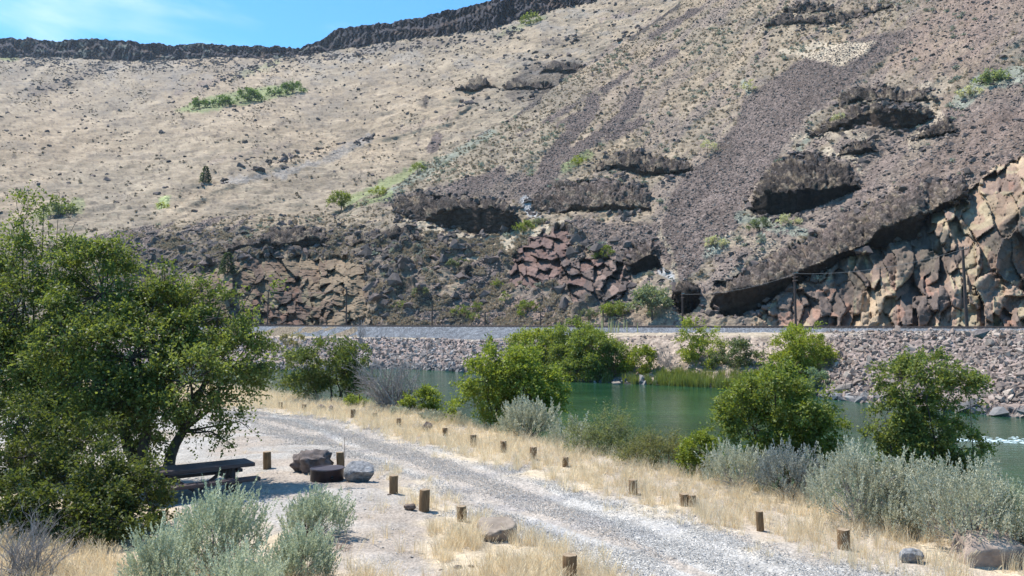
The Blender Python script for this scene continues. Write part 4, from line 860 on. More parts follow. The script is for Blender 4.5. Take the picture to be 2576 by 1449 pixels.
def bare(name, label, pos, w, h, seed, n=26, cat='dead shrub', m=None, th=.016, group=None):
    r = np.random.default_rng(seed); t = empty(name, pos, 0, label, cat, group); parts = []
    def grow(a, d, L_, rad, lv):
        b = a + d * L_; p = curve_to(r, a, b, 4, .12); parts.append(tube(p, np.linspace(rad, rad * .55, 4), 4 if lv else 5))
        if lv >= 3 or L_ < .08 * h: return
        for q in range(r.integers(2, 5)):
            dd = d + r.normal(0, .42, 3) + np.array((0, 0, .1)); dd /= np.linalg.norm(dd); s = p[int(r.integers(1, 4))]; grow(s, dd, L_ * r.uniform(.45, .75), rad * .55, lv + 1)
    for q in range(n):
        a = np.array((r.normal(0, .06 * w), r.normal(0, .06 * w), -.1)); th_ = r.uniform(0, 6.28); sp = r.uniform(.05, 1); d = np.array((math.cos(th_) * sp * w / h * .7, math.sin(th_) * sp * w / h * .7, 1.0)); d /= np.linalg.norm(d)
        grow(a, d, h * r.uniform(.4, .62), th * r.uniform(.7, 1.3), 0)
    V, Q = join(parts); link('twigs', npmesh('twigs', V, Q, m or M_DEAD), t); return t
def conifer(label, pos, h, w, seed, pal):
    r = np.random.default_rng(seed); t = empty('juniper_tree', pos, 0, label, 'tree'); P = []; D = []
    for q in range(900):
        z = h * (.06 + .94 * r.random() ** 1.25); rad = w * .5 * (1 - z / h) ** .6 * r.uniform(.3, 1.2) + .05; a = r.uniform(0, 6.28); P.append((math.cos(a) * rad, math.sin(a) * rad, z)); D.append((math.cos(a), math.sin(a), .25 - .3 * r.random()))
    P = np.array(P); D = np.array(D); n = len(P); V, Q = leafquads(P, D + r.normal(0, .3, (n, 3)), unit(r, n, .6), h * .10 * r.uniform(.6, 1.3, n), h * .03 * r.uniform(.7, 1.4, n), .3)
    c = np.repeat(np.array(pal)[r.integers(0, len(pal), n)], 4, 0); link('crown', npmesh('crown', V, Q, M_LEAF, c), t)
    V, Q = tube([(0, 0, -.5), (0, 0, h * .5), (0, 0, h * .95)], [h * .03, h * .02, .02], 6); link('trunk', npmesh('trunk', V, Q, M_BARK), t)

CLEAR = []
for a_, b_, r_q in [(1432,1475,.32),(1162,1318,.28),(1067,1292,.3),(990,1248,.28),(2123,1392,.24),(1913,1345,.22),(1722,1280,.2),(1592,1250,.22),(1422,1180,.2),(1342,1162,.25),(1267,1144,.25),(1191,1128,.25),(1120,1102,.25),(1003,1078,.2),(888,1056,.3),(765,1038,.3),(706,1031,.4),(1248,1378,.42),(2508,1455,.62),(2303,1430,.36),(1072,1092,.3),(827,1200,.7),(900,1222,.5)]:
    q_ = G(a_, b_, 0.0); CLEAR.append((q_[0], q_[1], r_q))
# ------------------------------------------------------------------ dry grass
def tuft_mesh(name, seed, n, h, spread, wbl, cols, bend=.5, lean=(.12, 0)):
    r = np.random.default_rng(seed); parts = []; cs = []
    for q in range(n):
        a = r.uniform(0, 6.28); rr = spread * r.random() ** .6; b = np.array((math.cos(a) * rr, math.sin(a) * rr, -.02)); H = h * r.uniform(.45, 1.15); d = np.array((math.cos(a), math.sin(a), 0)) * bend * r.random() * H + np.array((lean[0], lean[1], 0)) * H
        s = np.array((-math.sin(a + r.normal(0, 1)), math.cos(a), 0)); s /= np.linalg.norm(s) + 1e-6; w = wbl * r.uniform(.6, 1.3); V = []
        for t in (0, .4, .75): V += [b + d * t ** 2 + (0, 0, H * t) - s * w * (1 - .55 * t), b + d * t ** 2 + (0, 0, H * t) + s * w * (1 - .55 * t)]
        V += [b + d + (0, 0, H), b + d * 1.02 + (0, 0, H * .98)]
        parts.append((np.array(V), np.array([(0, 1, 3, 2), (2, 3, 5, 4), (4, 5, 7, 6)]))); c = np.array(cols[r.integers(0, len(cols))]) * r.uniform(.8, 1.15); cs += [c] * 8
    V, Q = join(parts); return npmesh(name, V, Q, M_DRY, np.array(cs))
STRAW = [(.78,.67,.49), (.85,.75,.57), (.68,.57,.40), (.89,.81,.65)]; RUST = [(.36,.22,.13), (.42,.28,.17), (.30,.19,.12)]
C_TUFT = proto_set('dry_tufts', [tuft_mesh('tuft', s, 26, .5, .13, .004, STRAW, .45) for s in range(5)])
C_LOW = proto_set('low_tufts', [tuft_mesh('tuft', 20 + s, 22, .22, .12, .005, STRAW, .8) for s in range(4)])
def ground_scatter(name, mask, n, coll, smin, smax, seed, label, cat, spow=1.0, ymax=60):
    r = np.random.default_rng(seed); X, Y = NG['X'], NG['Y']; m = np.clip(mask, 0, 1) * (Y < ymax) * (Y > 9)
    if 'grass' in name:
        for cx_q, cy_q, rq_ in CLEAR: m = m * ss(.6, 1.1, np.hypot((X - cx_q) / rq_, (Y - cy_q) / (rq_ * 1.5)))
    inv = 1 / Y; area = Y ** 2 * Y  # cells of the fan grow with distance
    w = (m * area).ravel(); w = np.maximum(w, 0); w /= w.sum(); ch = r.choice(len(w), n, p=w)
    x = X.ravel()[ch] + r.normal(0, .04, n) * Y.ravel()[ch] * .05; y = Y.ravel()[ch] + r.normal(0, .04, n) * Y.ravel()[ch] * .08; z = z_ground(x, y) - .01
    s = smin + (smax - smin) * r.random(n) ** spow; rot = np.stack([r.normal(0, .06, n), r.normal(0, .06, n), r.uniform(0, 6.28, n)], -1)
    return scatter(name, np.stack([x, y, z], -1), s, rot, coll, None, label, cat)
X, Y, px, py = NG['X'], NG['Y'], NG['px'], NG['py']
cd_ = Y - crest_y(CX + X / Y * F)
noroad = 1 - NG['road']
belt = ss(-.2, .25, (sdp(px, py, ROAD)) / (F / Y)) * (py < 2400) * ss(2.6, 1.2, cd_); right_of_road = (py < pl(px, [(-400,1020),(640,1030),(1000,1110),(1450,1230),(1990,1375),(2210,1450),(3000,1700)]) + 6)
pn = fbm(X / .9, Y / .9, 3, 180)
BELT = belt * right_of_road * ss(.20, .42, pn)
LEFTG = (1 - right_of_road) * noroad * (1 - NG['pad'] * .93) * ss(.42, .58, pn) * ss(760, 1000, px) + 0
island = 1 - ss(-12, 25, sdp(px, py, [(1090,1330),(1240,1300),(1420,1380),(1560,1470),(1700,1560),(1400,1700),(1150,1560)]))
left_low = 1 - ss(-20, 20, sdp(px, py, [(-300,1330),(60,1350),(250,1400),(420,1449),(1000,1460),(1000,1800),(-600,1800)]))
ground_scatter('dry_grass', BELT, 16000, C_TUFT, .42, .95, 1, 'pale dry bunch grass between the gravel road and the river bank', 'dry grass', 1.3)
ground_scatter('dry_grass', np.clip(LEFTG * .35 + island * ss(.35, .5, pn) + left_low * .8, 0, 1) * noroad, 2300, C_TUFT, .38, .9, 2, 'pale dry grass in clumps on the near side of the gravel road', 'dry grass', 1.3, 30)
ground_scatter('dry_grass', np.clip(BELT * .8 + LEFTG * .6 + .05 * noroad * (1 - NG['pad'] * .6), 0, 1), 9000, C_LOW, .4, 1.1, 3, 'short dry stubble on the dusty ground', 'dry grass', 1.0)
# gravel lying loose on the road and stony camp floor
M_GRV = rock_mat('road gravel', [(.40,.375,.345), (.27,.255,.235), (.48,.45,.41), (.35,.33,.30), (.42,.38,.33)], lo=.9, hi=1.1, bump=0)
GR = []
for s in range(6):
    m_ = stone_mesh('gravel_stone', M_GRV, 60 + s, .55, 8); GR.append(m_)
C_GR = proto_set('gravel', GR)
ground_scatter('loose_gravel', NG['road'] * (1 - .9 * NG['rut']), 72000, C_GR, .010, .027, 5, 'grey crushed gravel lying on the road', 'gravel', 2.2, 46)
ground_scatter('loose_gravel', NG['pad'] * .8 + .15 * noroad * (cd_ < -1), 16000, C_GR, .01, .045, 6, 'loose pebbles on the dusty camp floor', 'gravel', 2.6, 46)
# tufts, low brush and stones spread over the canyon sides
def brushlet(name, seed, pal, n=46, m=None):
    r = np.random.default_rng(seed); P = unit(r, n, .3) * np.array((.5, .5, .38)) * r.uniform(.4, 1, (n, 1)); P[:, 2] = np.abs(P[:, 2]); V, Q = leafquads(P, unit(r, n, .9), unit(r, n), .42 * r.uniform(.6, 1.2, n), .10 * r.uniform(.7, 1.3, n), .3)
    return npmesh(name, V, Q, m or M_SAGE, np.repeat(np.array(pal)[r.integers(0, len(pal), n)], 4, 0))
C_BR = proto_set('brush', [brushlet('brushlet', 80 + s, [(.24,.25,.19), (.31,.32,.25), (.38,.385,.31)]) for s in range(4)])
C_DBR = proto_set('dry_brush', [brushlet('brushlet', 90 + s, [(.16,.13,.10), (.24,.20,.155), (.30,.25,.19)]) for s in range(4)])
C_STR = proto_set('straw_brush', [brushlet('brushlet', 95 + s, [(.37,.295,.215), (.43,.35,.26), (.30,.24,.18)], m=M_SAGE) for s in range(4)])
def hill_scatter(name, near, n, coll, smin, smax, wf, seed, label, cat, pw=2.0, sink=.0):
    H = HILL[near]; r = np.random.default_rng(seed); V, Q = H['V'], H['Q']; w = H['A'] * wf(H['x'], H['y'], H['st'], H['lab']); w = np.clip(w, 0, np.percentile(w, 99.9)); w /= w.sum(); ch = r.choice(len(w), n, p=w)
    a, b = r.random((2, n, 1)); q = Q[ch]; P = V[q[:, 0]] + (V[q[:, 1]] - V[q[:, 0]]) * a + (V[q[:, 3]] - V[q[:, 0]]) * b; s = smin + (smax - smin) * r.random(n) ** pw; P[:, 2] -= s * sink
    return scatter(name, P, s, np.stack([r.normal(0, .15, n), r.normal(0, .15, n), r.uniform(0, 6.28, n)], -1), coll, None, label, cat)
def wg(x, y, st, lab): return (lab == 0) * ss(.55, .2, st)
def wsage(x, y, st, lab): return (lab == 0) * (ss(.56, .70, fbm(x / 60, y / 40, 3, 301)) * 1.5 + .03 + .8 * ss(.45, .6, fbm(x / 30, y / 24, 3, 302)) * (1 - ss(-5, 40, sdl(x, y, [(2080,-50),(1800,160),(1700,330),(1450,420),(1250,330),(1050,440)], 60))) ) * ss(.9, .4, st)
def wst(x, y, st, lab): return (lab == 0) * (.10 + ss(.5, .68, fbm(x / 40, y / 26, 3, 303)) + ss(.2, .45, st)) * ss(.85, .6, st)
hill_scatter('hillside_brush', True, 1500, C_BR, .5, 1.9, wsage, 1, 'grey green sagebrush dotted over the nearer canyon side', 'brush', 2.2)
hill_scatter('hillside_brush', True, 1800, C_DBR, .4, 1.4, wg, 2, 'small dry brown bushes dotted over the nearer canyon side', 'brush', 2)
hill_scatter('hillside_brush', False, 8000, C_DBR, .4, 1.7, lambda x, y, st, lab: wg(x, y, st, lab) * (.05 + ss(.5, .68, fbm(x / 45, y / 16, 5, 311)) * 1.6), 3, 'small brown bushes dotted over the upper canyon side', 'brush', 3)
hill_scatter('hillside_grass', True, 16000, C_STR, .4, 1.0, wg, 4, 'tufts of pale bunch grass covering the nearer canyon side', 'dry grass', 1.5)
hill_scatter('hillside_stones', True, 9000, C_DK, .15, 1.1, wst, 5, 'dark stones strewn over the nearer canyon side', 'stones', 4, .0)
hill_scatter('hillside_stones', False, 4500, C_DK, .3, 2.4, lambda x, y, st, lab: (lab == 0) * (.2 + ss(.5, .66, fbm(x / 50, y / 26, 3, 305)) + 2 * ss(210, 150, y) + 3 * st), 6, 'dark stones strewn over the upper canyon side', 'stones', 4, .0)
# reddish talus blocks
C_TS = proto_set('talus_stones', [(lambda m_: (m_.materials.clear(), m_.materials.append(M_TALS), m_)[2])(STONES[q].copy()) for q in range(6)]) if False else None
M_TALS = rock_mat('talus stone', [(.175,.135,.115), (.24,.185,.155), (.10,.08,.07), (.19,.15,.13), (.31,.25,.21)])
ts = []
for q in range(6):
    m_ = STONES[q].copy(); m_.materials.clear(); m_.materials.append(M_TALS); ts.append(m_)
C_TS = proto_set('talus_stones', ts)
hill_scatter('talus_stones', True, 60000, C_TS, .10, .46, lambda x, y, st, lab: ((lab == 0) * ss(.35, .8, st)) * (1 + ss(500, 800, y)), 7, 'purple brown talus stones filling the chutes of the nearer canyon side', 'stones', 2.5)

hill_scatter('dark_boulders', True, 900, C_DK, .5, 2.1, lambda x, y, st, lab: (lab == 0) * (1 - ss(-20, 40, sdp(x, y, [(250,630),(500,590),(850,575),(1120,590),(1280,660),(1420,565),(1560,630),(1590,770),(1440,790),(1280,720),(1130,740),(1000,790),(930,820),(920,690),(600,660),(460,740),(250,700)]))), 8, 'dark basalt boulders heaped above and beside the low brown cliff', 'boulders', 2.6)

def w_foot(x, y, st, lab):
    o = np.zeros(x.shape)
    for a in OUT_N:
        if a[0] in (14,): continue
        o = np.maximum(o, 1 - ss(0, 22, sdl(x, y, [(p[0], p[1] + 6) for p in a[4]], 3))); o = np.maximum(o, .5 * (1 - ss(0, 18, sdl(x, y, a[2], 2))))
    return (lab < 900) * o * ss(.42, .6, fbm(x / 18, y / 18, 3, 315))
hill_scatter('foot_boulders', True, 1500, C_DK, .35, 1.5, w_foot, 12, 'broken dark rocks lying along the feet and brows of the outcrops', 'boulders', 2.2)
def w_nudge(x, y, st, lab): return (lab == 0) * ss(560, 620, y) * ss(250, 400, x) * ss(1500, 1300, x) * ss(.48, .6, fbm(x / 40, y / 22, 4, 47))
hill_scatter('slope_grass', True, 5000, C_STR, .5, 1.2, w_nudge, 13, 'pale bunch grass growing between the dark rocks low on the canyon side', 'dry grass', 1.5)

FARL = [([(255,168),(190,195),(120,222),(80,228)], 9), ([(690,148),(620,182),(500,215)], 4), ([(1330,158),(1440,165),(1460,205),(1400,235),(1290,228)], 16), ([(1480,170),(1560,110),(1660,50)], 8), ([(1455,98),(1370,108)], 5), ([(1300,82),(1180,104),(1030,112),(900,132),(760,150),(600,152),(300,160),(60,152)], 7), ([(930,345),(760,395),(560,445)], 8), ([(1160,250),(1230,262)], 6)]
def w_far(x, y, st, lab): return (lab == 0) * np.max([1 - ss(0, 14, sdl(x, y, p, w)) for p, w in FARL], 0) * ss(.40, .6, fbm(x / 20, y / 10, 3, 316))
hill_scatter('ledge_stones', False, 2600, C_DK, .5, 3.0, w_far, 14, 'dark broken rock lying in lines below the rimrock and in the creases of the upper slope', 'boulders', 2.4)
# ------------------------------------------------------------------ the plants one by one
def bpos(px, py, z): x, y, _ = G(px, py, z); return (x, y, z)
def on_ground_at(px, Y):
    u, _ = uv(px, 1100.0); X = u * Y; return (X, Y, gz(X, Y))
def ppm(Y): return F / Y     # survey pixels per metre at distance Y
def px_blobs(pos, items, depth=.8):
    """lobes given where they show in the photograph (x, y, half width, half height), turned into metres round the plant's foot"""
    k = ppm(pos[1]); out_ = []
    for it in items:
        x, y, a, b = it[:4]; dy = it[4] if len(it) > 4 else 0
        Yp = pos[1] + dy; u, v = uv(x, y); s = Yp / F
        out_.append((u * Yp - pos[0], dy, CAMH + v * Yp - pos[2], a * s, a * s * depth, b * s))
    return out_
# big trees over the picnic site
p = (-10.3, 22.0, gz(-10.3, 22.0))
tree('leafy_tree', 'big leafy green tree over the picnic table, its crown reaching right over the table', 'tree', p,
     px_blobs(p, [(255,740,110,120,.5),(330,900,120,110,-.6),(450,810,100,100,.6),(545,800,80,60,0),(640,720,50,26,.2),(590,920,90,70,-.3),(480,960,100,80,-1.2),(570,1010,56,60,-.5),(420,720,56,60,.6),(645,890,50,40,.3),(400,1040,70,50,0),(520,1085,50,36,.2),(170,850,90,90,-.9),(570,1110,34,24,-.2),(270,640,60,40,.4),(330,1010,90,70,-1.0),(250,960,90,80,-1.2),(290,1090,90,50,.3),(430,1120,60,30,.2),(600,1060,40,40,.3),(180,1060,80,60,0)], .75),
     76000, 430, .105, GREEN, [((0, 0), (.2, 0, 1.6)), ((.85, .1), (1.1, .2, 1.4)), ((.25, .1), (-.8, .3, 1.8))], .17, 3, sprig=.42, droop=.45, holes=.16, twigs=700, sub_r=.40, low=-1)
p = (-14.6, 23.5, gz(-14.6, 23.5))
tree('leafy_tree', 'tall loose tree at the left edge with airy top branches against the hillside', 'tree', p,
     px_blobs(p, [(60,560,50,60),(110,520,42,34),(30,650,70,70),(130,650,80,60),(40,780,110,110,-.5),(-80,700,120,120),(60,930,130,110,-.4),(-60,900,120,120),(190,560,40,14),(150,485,26,14),(70,495,26,20),(230,1000,90,70,.5),(100,1040,120,90,-.3),(150,780,80,80,0),(10,1080,90,70,0)], .8),
     56000, 330, .11, GREEN, [((0, 0), (.2, 0, 2.0)), ((.6, .2), (1.0, .3, 2.2))], .13, 4, sprig=.5, droop=.3, holes=.16, twigs=500, sub_r=.42)
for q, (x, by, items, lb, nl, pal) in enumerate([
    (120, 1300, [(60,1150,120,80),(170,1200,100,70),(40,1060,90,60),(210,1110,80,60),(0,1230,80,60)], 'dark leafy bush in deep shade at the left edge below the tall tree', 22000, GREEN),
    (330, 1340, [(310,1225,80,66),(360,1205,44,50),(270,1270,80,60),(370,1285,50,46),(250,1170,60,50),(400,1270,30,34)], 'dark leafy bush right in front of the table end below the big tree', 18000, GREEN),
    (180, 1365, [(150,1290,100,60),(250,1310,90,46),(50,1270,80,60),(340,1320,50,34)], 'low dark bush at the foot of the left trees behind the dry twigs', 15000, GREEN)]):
    p = tuple(gp(x, by)); tree('leafy_bush', lb, 'bush', p, px_blobs(p, items, .8), int(nl * .8), 80, .085, [tuple(np.array(c_) * .62) for c_ in pal], [((0, 0), (0, 0, .4)), ((.3, 0), (.4, 0, .5))], .05, 30 + q, sprig=.34, droop=.4, sub_r=.36, holes=.28, twigs=300)  # leaf palette darkened to paint in the shade of the trees above
# bank trees, near side
def btree(name, lb, foot, Y, items, nl, ns, leaf, pal, seed, z=None, trunks=None, cat='tree', **kw):
    u, _ = uv(foot, 1000.0); X = u * Y; z = gz(X, Y) if z is None else z; p = (X, Y, z); k = kw.pop('rad', .09)
    return tree(name, lb, cat, p, px_blobs(p, items, kw.pop('depth', .9)), nl, ns, leaf, pal, trunks or [((0, 0), (.1, 0, .9)), ((.3, .1), (.6, .1, 1.0)), ((-.3, 0), (-.7, 0, .8))], k, seed, **kw)
btree('bank_tree', 'rounded olive green tree on the near bank left of the bare grey shrub', 830, 44.5, [(830,880,40,45),(770,930,55,50),(850,930,60,55),(900,900,38,40),(780,975,60,30),(880,960,50,40),(730,965,28,28)], 15000, 120, .15, OLIVE, 41, sprig=.4, sub_r=.4)
btree('bank_tree', 'large bright green tree on the near bank right of the bare grey shrub', 1290, 33.5, [(1270,920,60,50),(1340,925,50,45),(1220,960,65,55),(1330,990,70,55),(1400,1000,38,30),(1200,1020,58,36),(1290,1030,70,35),(1250,870,30,22),(1400,1030,30,18),(1360,960,40,40)], 26000, 170, .13, [GREEN[1], BRIGHT[1], BRIGHT[2], BRIGHT[3]], 42, sprig=.42, sub_r=.42)
btree('bank_tree', 'dense dark green tree on the near bank left of the open branched tree', 1975, 23.5, [(1950,980,80,50),(1870,1020,60,45),(2000,1030,85,60),(1900,1080,80,55),(2040,1090,60,50),(1980,1130,90,50),(1850,1000,40,30),(2080,1070,36,30),(1930,1160,80,30),(1820,1090,30,20),(2030,1160,50,30)], 34000, 200, .10, [GREEN[1], GREEN[2], BRIGHT[1], YELG[1]], 43, sprig=.34, sub_r=.42)
btree('bank_tree', 'open branched tree at the right with bare lower limbs and a rounded top', 2330, 21.5, [(2340,930,70,34),(2270,950,60,36),(2400,970,60,40),(2300,1000,60,34),(2440,1000,30,24),(2380,1030,50,24),(2230,1060,40,40),(2200,1110,34,28),(2290,1120,70,34),(2240,1160,50,26),(2330,1165,90,40),(2400,1190,60,30),(2195,1050,26,16),(2340,1080,60,40),(2420,1130,50,40),(2270,1090,50,40)], 31000, 210, .095, [GREEN[1], GREEN[2], OLIVE[2], YELG[1]], 44, sprig=.3, sub_r=.42, holes=.12, twigs=500, limbs=1.6,
      trunks=[((0, 0), (.15, 0, 1.7)), ((.2, .1), (.7, .1, 2.0)), ((-.2, 0), (-.6, 0, 1.0))], rad=.075)
btree('bank_bush', 'small bright green bush between the bare shrub and the large bright tree', 1058, 37.5, [(1060,1010,40,26),(1075,995,22,18),(1030,1022,24,16),(1090,1025,20,14)], 5000, 50, .12, BRIGHT, 45, cat='bush', rad=.04, sprig=.3, sub_r=.45)
btree('bank_bush', 'tiny yellow green bush at the left foot of the bare grey shrub', 900, 41, [(900,1012,26,10),(925,1018,20,8),(885,1006,12,10)], 2600, 30, .11, BRIGHT, 46, cat='bush', rad=.03, sprig=.25, sub_r=.5)
btree('bank_bush', 'yellow green bush left of the dense dark green bank tree', 1770, 23.0, [(1760,1135,38,36),(1795,1160,34,30),(1740,1165,26,24),(1790,1110,20,20)], 6000, 60, .085, [OLIVE[2], BRIGHT[1], YELG[1], YELG[2]], 47, cat='bush', rad=.03, sprig=.26, sub_r=.45)
btree('bank_bush', 'wispy grey green willow scrub in the middle of the near bank', 1530, 26.5, [(1520,1080,50,34),(1470,1100,50,26),(1580,1120,60,30),(1530,1130,90,30),(1455,1085,20,20),(1560,1060,24,20)], 11000, 110, .085, [(.10,.125,.06), (.15,.18,.085), (.20,.225,.12), (.25,.26,.16)], 48, cat='bush', rad=.03, sprig=.5, sub_r=.42, wid=.16, droop=-.2, twigs=600)
btree('bank_bush', 'low olive scrub right of the wispy willow scrub above the grass', 1670, 24.0, [(1660,1140,70,26),(1720,1170,50,20),(1600,1150,40,20),(1690,1110,26,16)], 8000, 90, .08, [(.12,.13,.06), (.18,.18,.085), (.22,.22,.11)], 49, cat='bush', rad=.025, sprig=.4, sub_r=.42, wid=.16, droop=-.15, twigs=400)
bare('bare_shrub', 'large leafless grey shrub on the near bank', on_ground_at(985, 38.5), 5.0, 3.0, 51, 34, th=.034)
bare('bare_shrub', 'small leafless twigs sticking up between the olive scrub and the river', on_ground_at(1700, 24.6), 1.3, 1.1, 52, 9, th=.010)
# far bank trees
def ftree(name, lb, foot, Yoff, items, nl, ns, leaf, pal, seed, cat='tree', **kw):
    x = foot; yw = float(shore_y(np.array([float(x)]))[0]); Y = yw + Yoff; u, _ = uv(x, 900.0); z = WATER + .1 + Yoff * .25; p = (u * Y, Y, z)
    return tree(name, lb, cat, p, px_blobs(p, items, .9), nl, ns, leaf, pal, [((0, 0), (.2, 0, 1.0)), ((.5, .2), (.9, .2, 1.2))], kw.pop('rad', .12), seed, group='trees and bushes along the far bank', **kw)
ftree('far_bank_tree', 'yellow green round tree, leftmost of the clump on the far bank', 1350, 5, [(1345,865,58,40),(1310,890,34,34),(1385,880,34,38),(1350,910,64,34)], 16000, 120, .26, [BRIGHT[1], YELG[1], YELG[2], BRIGHT[2]], 61, sprig=.7, sub_r=.38)
ftree('far_bank_tree', 'tallest deep green tree in the middle of the far bank clump', 1440, 4, [(1450,848,54,34),(1405,875,54,44),(1455,900,70,55),(1400,930,66,36),(1485,845,34,24)], 20000, 130, .26, [GREEN[1], GREEN[2], BRIGHT[1], BRIGHT[2]], 62, sprig=.7, sub_r=.38)
ftree('far_bank_tree', 'large round deep green tree at the right end of the far bank clump', 1500, 2, [(1500,892,66,50),(1540,915,42,42),(1460,930,56,38),(1510,942,64,28),(1480,868,40,28)], 22000, 140, .25, [GREEN[1], GREEN[2], BRIGHT[1], BRIGHT[2]], 63, sprig=.7, sub_r=.38)
ftree('far_bank_bush', 'yellowish bush left of the bare twigs on the far bank', 1605, 3, [(1605,905,36,30),(1590,935,30,26),(1630,940,30,20)], 6000, 60, .22, [BRIGHT[1], YELG[1], YELG[2]], 64, 'bush', rad=.06, sprig=.5)
ftree('far_bank_tree', 'loose pale green shrub tree right of the bare twigs on the far bank', 1765, 5, [(1750,830,32,28),(1790,820,24,20),(1740,870,34,34),(1780,890,50,44),(1770,930,50,20)], 8000, 90, .22, [GREEN[2], BRIGHT[2], YELG[2], (.30,.34,.14)], 65, holes=.15, rad=.07, sprig=.6, sub_r=.36)
ftree('far_bank_bush', 'grey green willow thicket between the loose shrub and the yellow green tree', 1870, 5, [(1850,890,36,40),(1890,915,40,28),(1820,925,36,24),(1860,860,20,18)], 7000, 70, .2, [(.07,.10,.045), (.12,.155,.07), (.17,.20,.10)], 66, 'bush', rad=.06, sprig=.6)
ftree('far_bank_tree', 'tall yellow green feathery tree on the far bank', 2020, 4, [(2020,835,44,30),(2010,875,66,40),(2040,915,66,46),(1980,920,50,40),(2080,910,38,32),(2030,950,56,26)], 22000, 120, .2, [BRIGHT[1], YELG[1], YELG[2], BRIGHT[2]], 67, rad=.1, sprig=.7, sub_r=.38)
ftree('far_bank_bush', 'small blue green bush at the waterline right of the feathery tree', 2065, 1.5, [(2050,955,30,20),(2080,965,26,18),(2050,975,26,14)], 4000, 40, .16, [(.13,.19,.13), (.19,.26,.18), (.25,.32,.23)], 68, 'bush', rad=.05, sprig=.4)
ftree('far_bank_bush', 'low green bush at the water in front of the feathery tree', 1950, 1.5, [(1940,950,40,20),(1985,965,30,14),(1900,950,26,16)], 5000, 50, .18, [BRIGHT[1], YELG[1], BRIGHT[2]], 69, 'bush', rad=.05, sprig=.5)
x_ = 1680; yw = float(shore_y(np.array([1680.0]))[0]) + 4; bare('bare_shrub', 'leafless pale twiggy shrub on the far bank', (uv(x_, 900.0)[0] * yw, yw, WATER + 1), 4.2, 3.2, 53, 16, th=.03, m=M_DEAD)
x_ = 905; yw = float(shore_y(np.array([905.0]))[0]) + 16; bare('bare_shrub', 'leafless grey shrub just below the track near the second pole', (uv(x_, 900.0)[0] * yw, yw, 1.2), 3.4, 4.0, 54, 12, th=.03, m=M_DEAD)
x_ = 750; yw = float(shore_y(np.array([750.0]))[0]) + 6; bare('bare_shrub', 'low leafless shrub behind the olive bank tree on the far shore', (uv(x_, 900.0)[0] * yw, yw, -.6), 5, 3.0, 55, 16, th=.03, m=M_DEAD)
ftree('far_bank_bush', 'dry yellowish bush over the left leafless shrub on the far shore', 735, 7, [(735,855,34,12),(700,862,20,10)], 1800, 26, .2, [(.22,.20,.10), (.28,.25,.13)], 70, 'bush', rad=.05, sprig=.5)
ftree('far_bank_bush', 'tiny green bush among the big waterside stones at the right', 2120, 1.2, [(2125,996,16,10)], 900, 12, .12, BRIGHT, 75, 'bush', rad=.03, sprig=.25)
# reeds on the far waterline
C_REED = proto_set('reeds', [tuft_mesh('reed_tuft', 120 + s, 30, 1.5, .35, .03, [(.16,.20,.05), (.22,.26,.07), (.28,.31,.11), (.13,.16,.05)], .25, (0, 0)) for s in range(3)])
for m_ in [o.data for o in C_REED.objects]: m_.materials.clear(); m_.materials.append(M_LEAF)
n = 950; r_ = np.random.default_rng(9); xs_ = np.concatenate([r_.uniform(1655, 1985, 720), r_.uniform(1290, 2060, 230)]); yy = shore_y(xs_) + r_.uniform(-.4, 1, n) ** 1 * np.where(xs_ > 1640, 3.0, .8) + .3; uu, _ = uv(xs_, 950.0)
scatter('reeds', np.stack([uu * yy, yy, WATER - .05 + np.clip(yy - shore_y(xs_), 0, 9) * .22], -1), r_.uniform(.35, .85, n), np.stack([r_.normal(0, .1, n), r_.normal(0, .1, n), r_.uniform(0, 6, n)], -1), C_REED, None, 'bright green reeds along the far waterline', 'reeds')
# sagebrush on the near bank and by the camp
SG = 'silvery sagebrush beside the road'
def sg(lb, x, by, w, top, seed, **kw):
    X, Y, _ = G(x, by, 0.0); Ym = float(crest_y(x)) + .6
    if Y > Ym: X, Y = X * Ym / Y, Ym
    z = gz(X, Y); k = ppm(Y); _, v = uv(x, top); hh = CAMH + v * Y - z
    return sage('sagebrush', lb, 'sagebrush', (X, Y, z), w / k, hh, seed, group=SG, **kw)
sg('grey sagebrush with dark bare stems above the right grass belt', 1860, 1232, 190, 1128, 71, shoots=260, leaf=.024, spike=.2)
sg('ragged grey sagebrush right of the dark stemmed one below the dense bank tree', 1985, 1256, 170, 1128, 72, shoots=230, leaf=.024, spike=.2, pal=[(.22,.23,.21), (.30,.31,.285), (.38,.39,.35)])
sg('large pale sagebrush, tallest of the thicket at the right', 2160, 1320, 250, 1135, 73, shoots=420, leaf=.024, spike=.17)
sg('wide grey green sagebrush in the middle of the right thicket', 2290, 1330, 230, 1165, 74, shoots=360, leaf=.024, spike=.17)
sg('big silvery sagebrush above the tan boulder at the right', 2440, 1390, 260, 1175, 75, shoots=460, leaf=.022, spike=.16)
sg('blue grey sagebrush cut by the right edge of the photo', 2590, 1400, 200, 1215, 76, shoots=360, leaf=.022, spike=.16, pal=SAGEB)
sg('small sagebrush in front of the right thicket', 2250, 1345, 130, 1262, 77, shoots=180, leaf=.022, spike=.25)
sg('grey sagebrush with a yellow skirt below the large bright bank tree', 1330, 1102, 150, 1012, 78, shoots=240, leaf=.036, spike=.2)
sg('low sage at the foot of the wispy willow scrub', 1440, 1122, 110, 1062, 79, shoots=130, leaf=.034, spike=.25)
sg('small faint sage on the bank left of the boulder in the grass', 1010, 1052, 60, 1030, 80, shoots=60, leaf=.045, spike=.3)
sg('low pale sage left of the olive bank tree above the grass', 650, 985, 70, 955, 81, shoots=60, leaf=.05, spike=.3)
sg('low sage strip in front of the small bright bush', 1110, 1068, 110, 1040, 82, shoots=90, leaf=.04, spike=.3)
